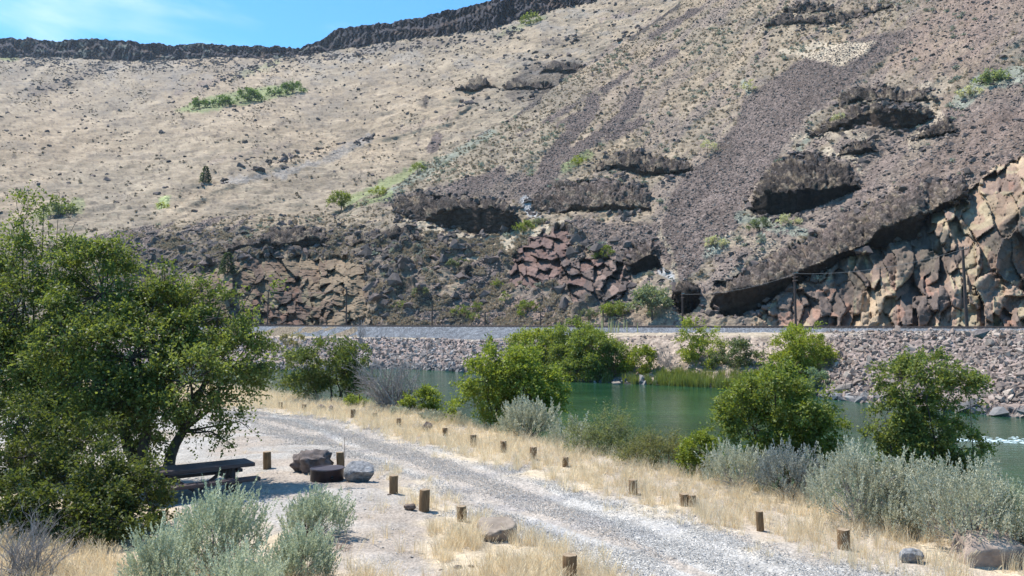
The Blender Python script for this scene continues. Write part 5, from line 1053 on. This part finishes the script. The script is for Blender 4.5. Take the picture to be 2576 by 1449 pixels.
sg('large blue green sagebrush leaning right in front of the picnic table', 528, 1440, 205, 1252, 83, shoots=460, leaf=.022, pal=SAGEB, spike=.24, lean=(.10, 0))
sg('blue green sagebrush right of the large one in front of the fire ring', 785, 1350, 165, 1250, 84, shoots=300, leaf=.022, pal=SAGEB, spike=.26, lean=(.12, 0))
sg('low blue green sagebrush at the bottom left corner of the sage group', 400, 1530, 150, 1345, 85, shoots=330, leaf=.019, pal=SAGEB, spike=.22)
sg('blue green sagebrush at the bottom edge in the middle of the group', 600, 1570, 230, 1392, 86, shoots=360, leaf=.018, pal=SAGEB, spike=.22)
sg('rightmost low sagebrush of the group at the bottom left', 750, 1470, 150, 1345, 87, shoots=320, leaf=.02, pal=SAGEB, spike=.25, lean=(.08, 0))
bare('dry_shrub', 'tangle of dry grey twigs in the bottom left corner', tuple(gp(60, 1470)), 2.4, 1.2, 56, 44, cat='dry shrub', th=.012)
bare('dry_shrub', 'reddish brown dead undergrowth below the middle sagebrush', tuple(gp(850, 1385)), 1.0, .32, 57, 30, cat='dry shrub', th=.005, m=simple('rusty twigs', (.20,.12,.075), (.32,.20,.13), 4, rough=.95))
# green plants on the canyon side
def hbush(name, lb, x, by, w, top, pal, seed, near=True, n=1200, cat='bush'):
    P = hill_at(x, by, near); k = ppm(P.y); W_, H_ = w / k, (by - top) / k
    b = [(0, 0, H_ * .55, W_ * .33, W_ * .3, H_ * .45), (-W_ * .25, 0, H_ * .35, W_ * .25, W_ * .25, H_ * .33), (W_ * .25, 0, H_ * .38, W_ * .25, W_ * .25, H_ * .36)]
    return tree(name, lb, cat, tuple(P), b, n, 26, max(W_ * .07, .22), pal, [((0, 0), (0, 0, H_ * .3))], W_ * .02 + .03, seed, sprig=W_ * .12, sub_r=.5, low=-.3)
OG = [GREEN[1], GREEN[2], BRIGHT[1], BRIGHT[2]]; GS = [(.09,.115,.06), (.14,.165,.10), (.19,.215,.14)]
for q, a in enumerate([
  ('round green bush on the spur crest left of the black overhang', 858, 532, 62, 480, OG, 1800), ('bright green bush at the top of the gully on the spur crest', 1012, 452, 70, 424, BRIGHT, 1500), ('darker green bush right of the bright one on the spur crest', 1050, 436, 40, 408, OG, 900),
  ('yellow green bush at the lower end of the gully greenery', 955, 492, 50, 472, YELG, 700), ('green bush under the right end of the black overhang', 1318, 585, 56, 556, OG, 1200), ('green bush at the lip right of the overhang bush', 1355, 566, 40, 548, GS, 600),
  ('green bush growing among the leaning crag rocks', 1522, 655, 50, 618, OG, 1200), ('large grey green sage bush behind the track left of the dark knob', 1640, 805, 100, 722, [(.15,.18,.12), (.21,.25,.17), (.27,.31,.22)], 3200),
  ('green bushy shrub behind the track at the short pole', 1545, 808, 78, 760, OG, 1800), ('grey green shrub left of the bushy shrub behind the track', 1480, 810, 56, 776, GS, 1000),
  ('round green bush left of the stub pole on the reddish gravel', 1328, 788, 50, 752, OG, 1200), ('small green bush below the round one on the reddish gravel', 1310, 802, 24, 778, BRIGHT, 400),
  ('bright green bush on the gravel chute near the track', 1158, 800, 44, 762, OG, 1000), ('small green bush right of the bright one on the gravel chute', 1200, 788, 24, 750, OG, 600), ('low green bush at the foot of the gravel chute', 1190, 806, 34, 788, OG, 500),
  ('yellow green bush in the middle of the gravel chute', 1270, 762, 26, 730, OG, 500), ('sage green bush above the gravel chute left side', 1150, 672, 60, 650, GS, 800), ('olive bush right of the gravel chute top', 1250, 725, 30, 706, BRIGHT, 500),
  ('grey sage patch below the big rounded outcrop', 1910, 580, 60, 548, [(.10,.13,.07), (.16,.20,.12), (.22,.26,.19)], 1200), ('pale sage bush right of the patch below the rounded outcrop', 1985, 568, 60, 540, SAGEP, 1000), ('pale sage bush on the talus left of the diagonal slab', 1800, 622, 60, 592, SAGEP, 1000),
  ('pale sage bush high up beside the talus stream', 1882, 232, 40, 206, SAGEP, 700), ('yellow green bush above the narrow talus streaks end', 1455, 418, 44, 392, YELG, 700), ('green and grey brush patch at the right edge high on the slope', 2500, 210, 90, 176, [(.15,.20,.08), (.22,.27,.14), (.28,.31,.22)], 1400),
  ('bluish brush patch left of the green patch at the right edge', 2440, 245, 60, 218, SAGEP, 900), ('dark green bush on the hillside right of the talus patch', 2110, 300, 44, 274, SAGEP, 700), ('grey bush on the grass left of the talus stream', 1780, 385, 44, 352, SAGEP, 700),
  ('small sage on the left margin of the low cliff near the track', 620, 806, 40, 788, SAGEP, 500), ('sage bush right of the low cliff on the rubble slope', 1060, 752, 50, 728, GS, 700), ('green bush low on the rubble slope near the second pole', 1010, 778, 40, 758, OG, 600)]):
    hbush('hillside_bush', a[0], a[1], a[2], a[3], a[4], a[5], 200 + q, True, a[6])
conifer('small dark conifer standing alone in the crease of the tan slope', tuple(hill_at(517, 462, False)), 42 / ppm(hill_at(517, 462, False).y) , 24 / ppm(hill_at(517, 462, False).y), 301, [(.035,.06,.03), (.05,.085,.04), (.07,.10,.05)])
conifer('young juniper growing on the dark rubble above the low cliff', tuple(hill_at(572, 692)), 56 / ppm(hill_at(572, 692).y), 38 / ppm(hill_at(572, 692).y), 302, [(.035,.055,.03), (.06,.085,.045), (.08,.105,.06)])
for q, (x, by, w, top, lb) in enumerate([(500,275,50,252,'leftmost thicket of the green strip on the far slope'), (560,268,60,242,'second thicket of the green strip on the far slope, greyish'), (625,258,70,228,'largest thicket in the middle of the green strip on the far slope'), (690,242,40,222,'fourth thicket of the green strip on the far slope'), (735,235,60,208,'rightmost thicket of the green strip on the far slope')]):
    hbush('hillside_thicket', lb, x, by, w, top, [(.06,.11,.035), (.10,.17,.05), (.15,.22,.06)], 330 + q, False, 1500, 'thicket')
hbush('hillside_bush', 'green bushes among the stones below the rimrock at the top', 1335, 62, 60, 40, OG, 340, False, 900)
hbush('hillside_bush', 'pale green bush patch on the lower left slope behind the tall tree', 150, 545, 90, 510, [(.13,.17,.07), (.19,.23,.11)], 341, False, 1400)
hbush('hillside_bush', 'yellowish bush on the brow of the lower left slope', 405, 525, 36, 505, YELG, 342, False, 500)
# yellowing stalks beside the track
def stalks(lb, px, n, h):
    r = np.random.default_rng(px); u, _ = uv(px, 815.0); Y = float(rail_y(u)) - 4.5; parts = []; t = empty('dry_weed', (u * Y, Y, 2.9), 0, lb, 'weed', 'weed stalks beside the track')
    for q in range(n):
        x, y = r.normal(0, .7), r.normal(0, .5); hh = h * r.uniform(.6, 1.1); parts.append(tube([(x, y, 0), (x, y, hh * .5), (x + r.normal(0, .05), y, hh)], [.05, .07, .02], 5))
    V, Q = join(parts); link('stems', npmesh('stems', V, Q, simple('weed stalk', (.34,.33,.12), (.48,.45,.20), 4, rough=.9)), t)
stalks('clump of tall yellow weed stalks beside the track above the deep green trees', 1535, 9, 2.6); stalks('few thin yellow weed stalks beside the track right of the tall clump', 1562, 4, 1.8)
# ------------------------------------------------------------------ posts
M_POST = simple('treated post wood', (.115, .07, .038), (.27, .175, .095), 12, (3, 3, .35), .85, .8, .012, .1)
M_END = simple('post end grain', (.20, .14, .085), (.36, .27, .18), 14, rough=.9)
PG = 'short round wooden posts along the gravel road'
def post(lb, x, by, top, w, seed, bury=0.0):
    g = gp(x, by); k = ppm(g.y); rad = w / k / 2; h = (by - top) / k; t = empty('wooden_post', (g.x, g.y, g.z), random.uniform(0, 6), lb, 'post', PG); r = np.random.default_rng(seed)
    n = 20; th = np.arange(n) * 2 * math.pi / n; zs = [-.15, .0, h * .3, h * .65, h - .012, h]; sc = [1.02, 1.01, 1, 1, .985, .93]; gr = 1 - .05 * (r.random(n) < .25) - .015 * r.random(n); tl = r.normal(0, .03, 2)
    V = np.array([(rad * s * gr[i] * math.cos(a) + tl[0] * z, rad * s * gr[i] * math.sin(a) + tl[1] * z, z + (r.normal(0, .002) if z > h * .9 else 0)) for z, s in zip(zs, sc) for i, a in enumerate(th)])
    i = (np.arange(len(zs) - 1)[:, None] * n + np.arange(n)[None]); j = (np.arange(len(zs) - 1)[:, None] * n + (np.arange(n) + 1)[None] % n)
    link('shaft', npmesh('shaft', V, np.stack([i, j, j + n, i + n], -1).reshape(-1, 4), M_POST), t)
    T = V[-n:]; V2 = np.concatenate([T + (0, 0, .001), [T.mean(0) + (0, 0, .006)]]); i = np.arange(n); link('top', npmesh('top', V2, np.stack([i, (i + 1) % n, np.full(n, n)], -1), M_END), t)
for q, a in enumerate([
  ('nearest post, cut by the bottom edge of the photo', 1432, 1462, 1397, 37), ('post beside the flat boulder, behind it to the left', 1162, 1312, 1274, 25), ('tallest post on the camp side with a dark stone at its foot', 1067, 1287, 1233, 27),
  ('post right of the porous round boulder', 990, 1245, 1197, 22), ('post standing alone left of the big dark boulder', 672, 1179, 1137, 20), ('post behind the fire ring with a thin steel rod beside it', 857, 1178, 1138, 19),
  ('post nearest the right edge in the grass belt, standing clear', 2123, 1384, 1333, 30), ('leaning narrow post in tall grass, second from the right', 1913, 1338, 1287, 19), ('grass covered wide post stump, third from the right', 1722, 1274, 1243, 24),
  ('weathered post end leaning against the wide stump in the grass', 1741, 1276, 1246, 19), ('post in the grass belt above the widest part of the gravel', 1592, 1244, 1208, 22), ('small half hidden post between the two clear posts in the grass belt', 1422, 1176, 1150, 16),
  ('post in the grass belt below the left end of the willow scrub', 1342, 1158, 1125, 18), ('post in the grass belt below the grey sagebrush', 1267, 1140, 1110, 16), ('post in the grass belt, second right of the dark boulder', 1191, 1124, 1094, 16),
  ('post in the grass belt, first right of the dark boulder', 1120, 1098, 1077, 13), ('post in the grass belt, first left of the dark boulder', 1003, 1074, 1052, 12), ('faint post nearly covered by grass left of the dark boulder', 944, 1056, 1038, 12),
  ('post in the grass belt below the bare grey shrub', 888, 1052, 1030, 12), ('small distant post under the olive bank tree', 765, 1034, 1017, 11), ('most distant post of the row, beside the gravel turnaround', 706, 1028, 1012, 10), ('faint stub post at the far left end of the grass belt', 645, 1012, 1002, 11)]):
    post(a[0], a[1], a[2], a[3], a[4], 400 + q)
# steel rod
g = gp(866, 1180); k = ppm(g.y); V, Q = tube([(0, 0, -.1), (0, 0, .45), (.01, 0, 78 / k)], .008, 6); o = link('steel_rod', npmesh('steel_rod', V, Q, M_RAIL)); o.location = g; tag(o, 'thin steel rod standing beside the post behind the fire ring', 'rod')
# ------------------------------------------------------------------ boulders
def boulder(lb, x, by, w, h, seed, m, cuts=9, rough=.06, depth=.8, name='boulder', flat_top=None, sub=4, tilt=(0, 0)):
    g = gp(x, by); k = ppm(g.y); W_, H_ = w / k, h / k; r = np.random.default_rng(seed); bm = bmesh.new(); bmesh.ops.create_icosphere(bm, subdivisions=sub, radius=1.0)
    V = np.array([v.co[:] for v in bm.verts]); V0 = V.copy()
    for q in range(cuts):
        d = unit(r, 1)[0]; o_ = r.uniform(.55, .82); s = V @ d; V = V - np.outer(np.maximum(s - o_, 0), d)
    if flat_top: s = V[:, 2] + .25 * V[:, 0]; V[:, 2] -= np.maximum(s - flat_top, 0)
    V *= 1 / np.abs(V).max(0); nn = (fbm(V0[:, 0] * 2 + 7 + seed, V0[:, 1] * 2 + V0[:, 2] * 1.7, 4, seed) - .5); n2 = (noise2(V0[:, 0] * 9 + seed, V0[:, 1] * 9 + V0[:, 2] * 7, seed) - .5)
    V = V * (1 + nn * rough * 4 + n2 * rough)[:, None] * np.array((W_ / 2, W_ / 2 * depth, H_ * .56)) + np.array((0, W_ * depth * .4, H_ * .42))
    V[:, 0] += tilt[0] * V[:, 2]
    Fc = np.array([[v.index for v in f.verts] for f in bm.faces]); bm.free(); o = link(name, npmesh(name, V, Fc, m)); o.location = g; o.rotation_euler = (0, 0, 0)
    return tag(o, lb, 'boulder')
def hull_rock(lb, x, by, pts, m, seed, rough=.035):
    """angular rock from its corner points, in metres about its foot, edges broken up by subdivision and noise"""
    g = gp(x, by); bm = bmesh.new()
    for p_ in pts: bm.verts.new(p_)
    bmesh.ops.convex_hull(bm, input=bm.verts); bmesh.ops.triangulate(bm, faces=bm.faces); bmesh.ops.subdivide_edges(bm, edges=bm.edges, cuts=5, use_grid_fill=True)
    bmesh.ops.triangulate(bm, faces=bm.faces); V = np.array([v.co[:] for v in bm.verts]); Fc = np.array([[v.index for v in f.verts] for f in bm.faces]); bm.free()
    d = V - V.mean(0); d /= np.linalg.norm(d, axis=1)[:, None] + 1e-6; i_, a_, b_, e_ = vor(V[:, 0] * 3 + V[:, 2] * 1.3 + seed, V[:, 1] * 3 - V[:, 2] * 2.2, seed)
    V = V + d * ((fbm(V[:, 0] * 2.5 + seed, V[:, 1] * 2.5 + V[:, 2] * 2, 3, seed) - .5) * rough * 4 + (rid(i_, 3) - .5) * rough * 2.2 + (noise2(V[:, 0] * 14, V[:, 2] * 14 + V[:, 1] * 9, seed) - .5) * rough)[:, None]
    o = link('boulder', npmesh('boulder', V, Fc, m)); o.location = g; return tag(o, lb, 'boulder')
M_B1 = simple('dark boulder', (.055, .048, .05), (.20, .165, .15), 3.2, rough=.85, bump=.7, dist=.04); M_B2 = simple('porous lava', (.09, .09, .095), (.38, .37, .365), 9, rough=.95, bump=1, dist=.06, detail=8)
M_B3 = simple('tan boulder', (.10, .075, .065), (.44, .34, .27), 1.5, rough=.9, bump=.6, dist=.04); M_B4 = simple('brown slab', (.17, .135, .105), (.34, .275, .215), 3, rough=.9, bump=.4, dist=.03); M_B5 = simple('brown stone', (.10, .075, .06), (.20, .15, .12), 7, rough=.9)
M_JAG = simple('jagged boulder', (.035,.03,.03), (.22,.175,.16), 1.8, rough=.85, bump=.8, dist=.05)
hull_rock('big jagged dark boulder with a pale top behind the fire ring', 772, 1190, [(-0.44,0.05,-0.10),(0.31,-0.02,-0.10),(-0.40,0.80,-0.10),(0.35,0.80,-0.10),(-0.58,-0.05,0.21),(-0.53,-0.10,0.42),(0.00,-0.16,0.40),(0.26,-0.12,0.38),(0.58,0.00,0.44),(0.55,-0.05,0.25),(-0.25,0.30,0.55),(0.04,0.35,0.57),(0.33,0.50,0.49),(0.60,0.40,0.51),(-0.53,0.70,0.38),(0.18,0.90,0.49)], M_JAG, 2, .10)
boulder('round grey porous lava boulder right of the fire ring', 900, 1216, 84, 54, 2, M_B2, 3, .05, .8)
hull_rock('flat topped brown boulder sunk in the dry grass near the bottom', 1248, 1364, [(-.34,.06,-.1),(.34,.08,-.1),(.32,.6,-.1),(-.34,.6,-.1),(-.36,-.05,.15),(-.15,-.08,.16),(.10,-.06,.24),(.32,-.04,.29),(.38,.1,.05),(-.38,.35,.22),(-.30,.7,.32),(.24,.7,.34),(.36,.35,.31)], M_B4, 5, .035)
hull_rock('large tan and dark boulder in the bottom right corner', 2508, 1430, [(-.48,.0,-.1),(.45,.0,-.1),(.5,.7,-.1),(-.5,.7,-.1),(-.52,.0,.22),(-.36,.08,.46),(-.22,-.06,.34),(.1,-.1,.36),(.5,-.02,.36),(.56,.1,.2),(-.28,.35,.56),(.2,.35,.56),(.5,.5,.50),(-.3,.75,.5)], M_B3, 8, .03)
boulder('low grey mottled boulder in the grass left of the corner boulder', 2303, 1422, 62, 38, 5, M_B2, 5, .05, .7)
boulder('dark pointed boulder among the row of posts in the grass belt', 1072, 1086, 28, 24, 6, M_B5, 8, .06, .8)
boulder('small pale rock touching the left side of the dark pointed boulder', 1052, 1084, 30, 16, 7, M_B4, 8, .05, .8)
boulder('low dark rock in the grass belt left of the bare shrub', 806, 1036, 26, 18, 8, M_B5, 7, .07)
boulder('rock standing like a stump beside the low dark rock', 831, 1040, 14, 20, 9, M_B5, 7, .07)
boulder('small dark stone left of the foot of the tallest camp side post', 1030, 1287, 34, 18, 10, M_B5, 8, .09)
boulder('small grey boulder half hidden under the big tree behind the table', 318, 1138, 22, 20, 11, M_B4, 5, .05)
boulder('small dark stone at the foot of the post right of the porous boulder', 978, 1250, 12, 7, 16, M_B5, 8, .09)
boulder('dark stone lying at the bottom edge left of the nearest post', 1152, 1436, 22, 13, 12, M_B5, 8, .09); boulder('little dark stone at the bottom edge further left', 1110, 1440, 16, 9, 13, M_B5, 8, .09)
boulder('dark stone on the ground just left of the nearest post', 1317, 1430, 15, 9, 14, M_B5, 8, .09); boulder('thin flat stone on the ground below the post beside the flat boulder', 1185, 1430, 16, 8, 15, M_B5, 8, .09)
def bench_rock(lb, x, py_, w, h, seed, m):
    u, v = uv(x, py_); Y = (3.45 - CAMH) / v if v < -.003 else 80; Y = min(Y, float(rail_y(u)) - 6.5); s = Y / F; me = stone_mesh('boulder', m, seed, .8, 16); o = link('boulder', me); o.location = (u * Y, Y, 3.35 + h * s * .35); o.scale = (w * s * .5, w * s * .5, h * s * .6); tag(o, lb, 'boulder')
bench_rock('upright grey boulder on the verge below the track at the right', 2470, 848, 42, 34, 31, M_B1); bench_rock('flat dark stone right of the upright boulder on the verge', 2515, 836, 36, 9, 32, M_B5)
bench_rock('small brown stone on the verge right of the feathery tree top', 2190, 834, 26, 8, 33, M_B5)
# river rock
x_, y_, _ = G(2378, 1116, WATER); o = link('river_rock', stone_mesh('river_rock', M_WETR, 44, .6, 16)); o.location = (x_, y_, WATER + .05); o.scale = (.75, .5, .7); tag(o, 'dark rock breaking the surface at the head of the white water', 'rock')
x_, y_, _ = G(1552, 967, WATER); o = link('river_rock', stone_mesh('river_rock', M_B4, 45, .5, 14)); o.location = (x_, y_, WATER + .1); o.scale = (.6, .4, .5); tag(o, 'pale rock at the waterline below the round deep green tree', 'rock')
# ------------------------------------------------------------------ picnic table
M_TBL = simple('dark brown painted planks', (.050, .034, .034), (.085, .058, .056), 5, (.4, 4, 4), .55, .25, .006, .4)
TA = math.atan2(.59, .81); tcx, tcy = -8.02, 20.25; tz = gz(tcx, tcy)
t = empty('picnic_table', (tcx, tcy, tz), TA, 'dark brown picnic table with plank top and two benches under the big tree', 'picnic table')
def bevel_box(name, c, s, m, par, b=.012, rot=None):
    bm = bmesh.new(); bmesh.ops.create_cube(bm, size=1); bmesh.ops.scale(bm, vec=s, verts=bm.verts); bmesh.ops.bevel(bm, geom=bm.edges[:], offset=b, segments=1, affect='EDGES')
    if rot: bmesh.ops.rotate(bm, cent=(0, 0, 0), matrix=Matrix.Rotation(rot[1], 3, rot[0]), verts=bm.verts)
    bmesh.ops.translate(bm, vec=c, verts=bm.verts); me = bpy.data.meshes.new(name); bm.to_mesh(me); bm.free(); me.materials.append(m); return link(name, me, par)
for q in range(4): bevel_box('top_plank', (random.uniform(-.004, .004), -.315 + q * .21, .72), (2.7, .198, .10), M_TBL, t)
for s in (-1, 1):
    for q in range(2): bevel_box('seat_plank', (0, s * (.66 + q * .15), .42), (2.7, .142, .09), M_TBL, t)
for x in (-.85, .85):
    for yy_ in (-.2, .2): bevel_box('leg', (x, yy_, .31), (.11, .11, .70), M_TBL, t)
    bevel_box('seat_beam', (x, 0, .33), (.09, 1.66, .09), M_TBL, t); bevel_box('top_beam', (x + .11, 0, .62), (.09, .74, .09), M_TBL, t)
for s in (-1, 1): bevel_box('brace', (s * .45, 0, .42), (.95, .08, .08), M_TBL, t, .01, ('Y', s * -.62))
# ------------------------------------------------------------------ fire ring
M_FIRE = simple('dark painted steel', (.038, .028, .032), (.075, .055, .06), 6, rough=.45, bump=.15, dist=.005, spec=.5, metal=.2)
fx_, fy_ = -5.18, 22.3; fz = gz(fx_, fy_); t = empty('fire_ring', (fx_, fy_, fz), 0, 'round dark steel fire ring with a half lid on the camp floor', 'fire ring'); R_, H_ = .46, .36; n = 48; th = np.arange(n) * 2 * math.pi / n
def ring(prof): 
    V = np.array([(r_ * math.cos(a), r_ * math.sin(a), z) for r_, z in prof for a in th]); m_ = len(prof); i = (np.arange(m_)[:, None] * n + np.arange(n)[None]); j = (np.arange(m_)[:, None] * n + (np.arange(n) + 1)[None] % n); return V, np.stack([i, j, np.roll(j, -1, 0), np.roll(i, -1, 0)], -1).reshape(-1, 4)
V, Q = ring([(R_, -.05), (R_, H_ - .02), (R_ + .012, H_ - .02), (R_ + .012, H_), (R_ - .012, H_), (R_ - .012, -.05)]); link('ring_wall', npmesh('ring_wall', V, Q, M_FIRE), t)
def disc(name, a0, a1, z, rad, thick, m):
    k = 30; an = np.linspace(a0, a1, k); top = [(rad * math.cos(a), rad * math.sin(a), z + thick) for a in an]; bot = [(x, y, z) for x, y, _ in top]; bm = bmesh.new(); a_ = [bm.verts.new(v) for v in top]; b_ = [bm.verts.new(v) for v in bot]; bm.faces.new(a_); bm.faces.new(b_[::-1])
    for i in range(k): bm.faces.new((a_[i], b_[i], b_[(i + 1) % k], a_[(i + 1) % k]))
    me = bpy.data.meshes.new(name); bm.to_mesh(me); bm.free(); me.materials.append(m); return link(name, me, t)
disc('lid', .25 - math.pi, .25 + .9, H_ + .003, R_ + .006, .012, M_FIRE)
V, Q = tube([(.05, -.30, H_ + .03), (.12, -.34, H_ + .05)], .012, 6)
for q in range(9): x = -.36 + q * .09; L2 = math.sqrt(max(.42 ** 2 - x * x, 0)); V, Q = tube([(x, -L2, H_ - .04), (x, L2, H_ - .04)], .006, 5); link('grate_bar', npmesh('grate_bar', V, Q, M_RAIL), t)
a = -1.05; V, Q = ring([(.0, 0), (.045, 0), (.045, .004), (.0, .004)]); V = V @ np.array(Matrix.Rotation(math.pi / 2, 3, 'X').transposed()) @ np.array(Matrix.Rotation(a + math.pi / 2, 3, 'Z').transposed()) + np.array(((R_ + .004) * math.cos(a), (R_ + .004) * math.sin(a), .16)); link('vent_hole', npmesh('vent_hole', V, Q, simple('black hole', (.004,.004,.004), (.006,.006,.006), 3)), t)
SC.render.film_transparent = False

# ------------------------------------------------------------------ thin air between here and the rim
hm = bpy.data.materials.new('air'); hm.use_nodes = True; hm.node_tree.nodes.clear(); hn = N(hm); pv = hn('VolumePrincipled', {'Color': (.80, .88, 1.0, 1), 'Density': .00007, 'Anisotropy': .1}); ho = hn('OutputMaterial'); hm.node_tree.links.new(pv.outputs[0], ho.inputs['Volume'])
V, Q = boxm((0, 520, 250), (3000, 1500, 510)); tag(link('haze', npmesh('haze', V, Q, hm)), kind='stuff')
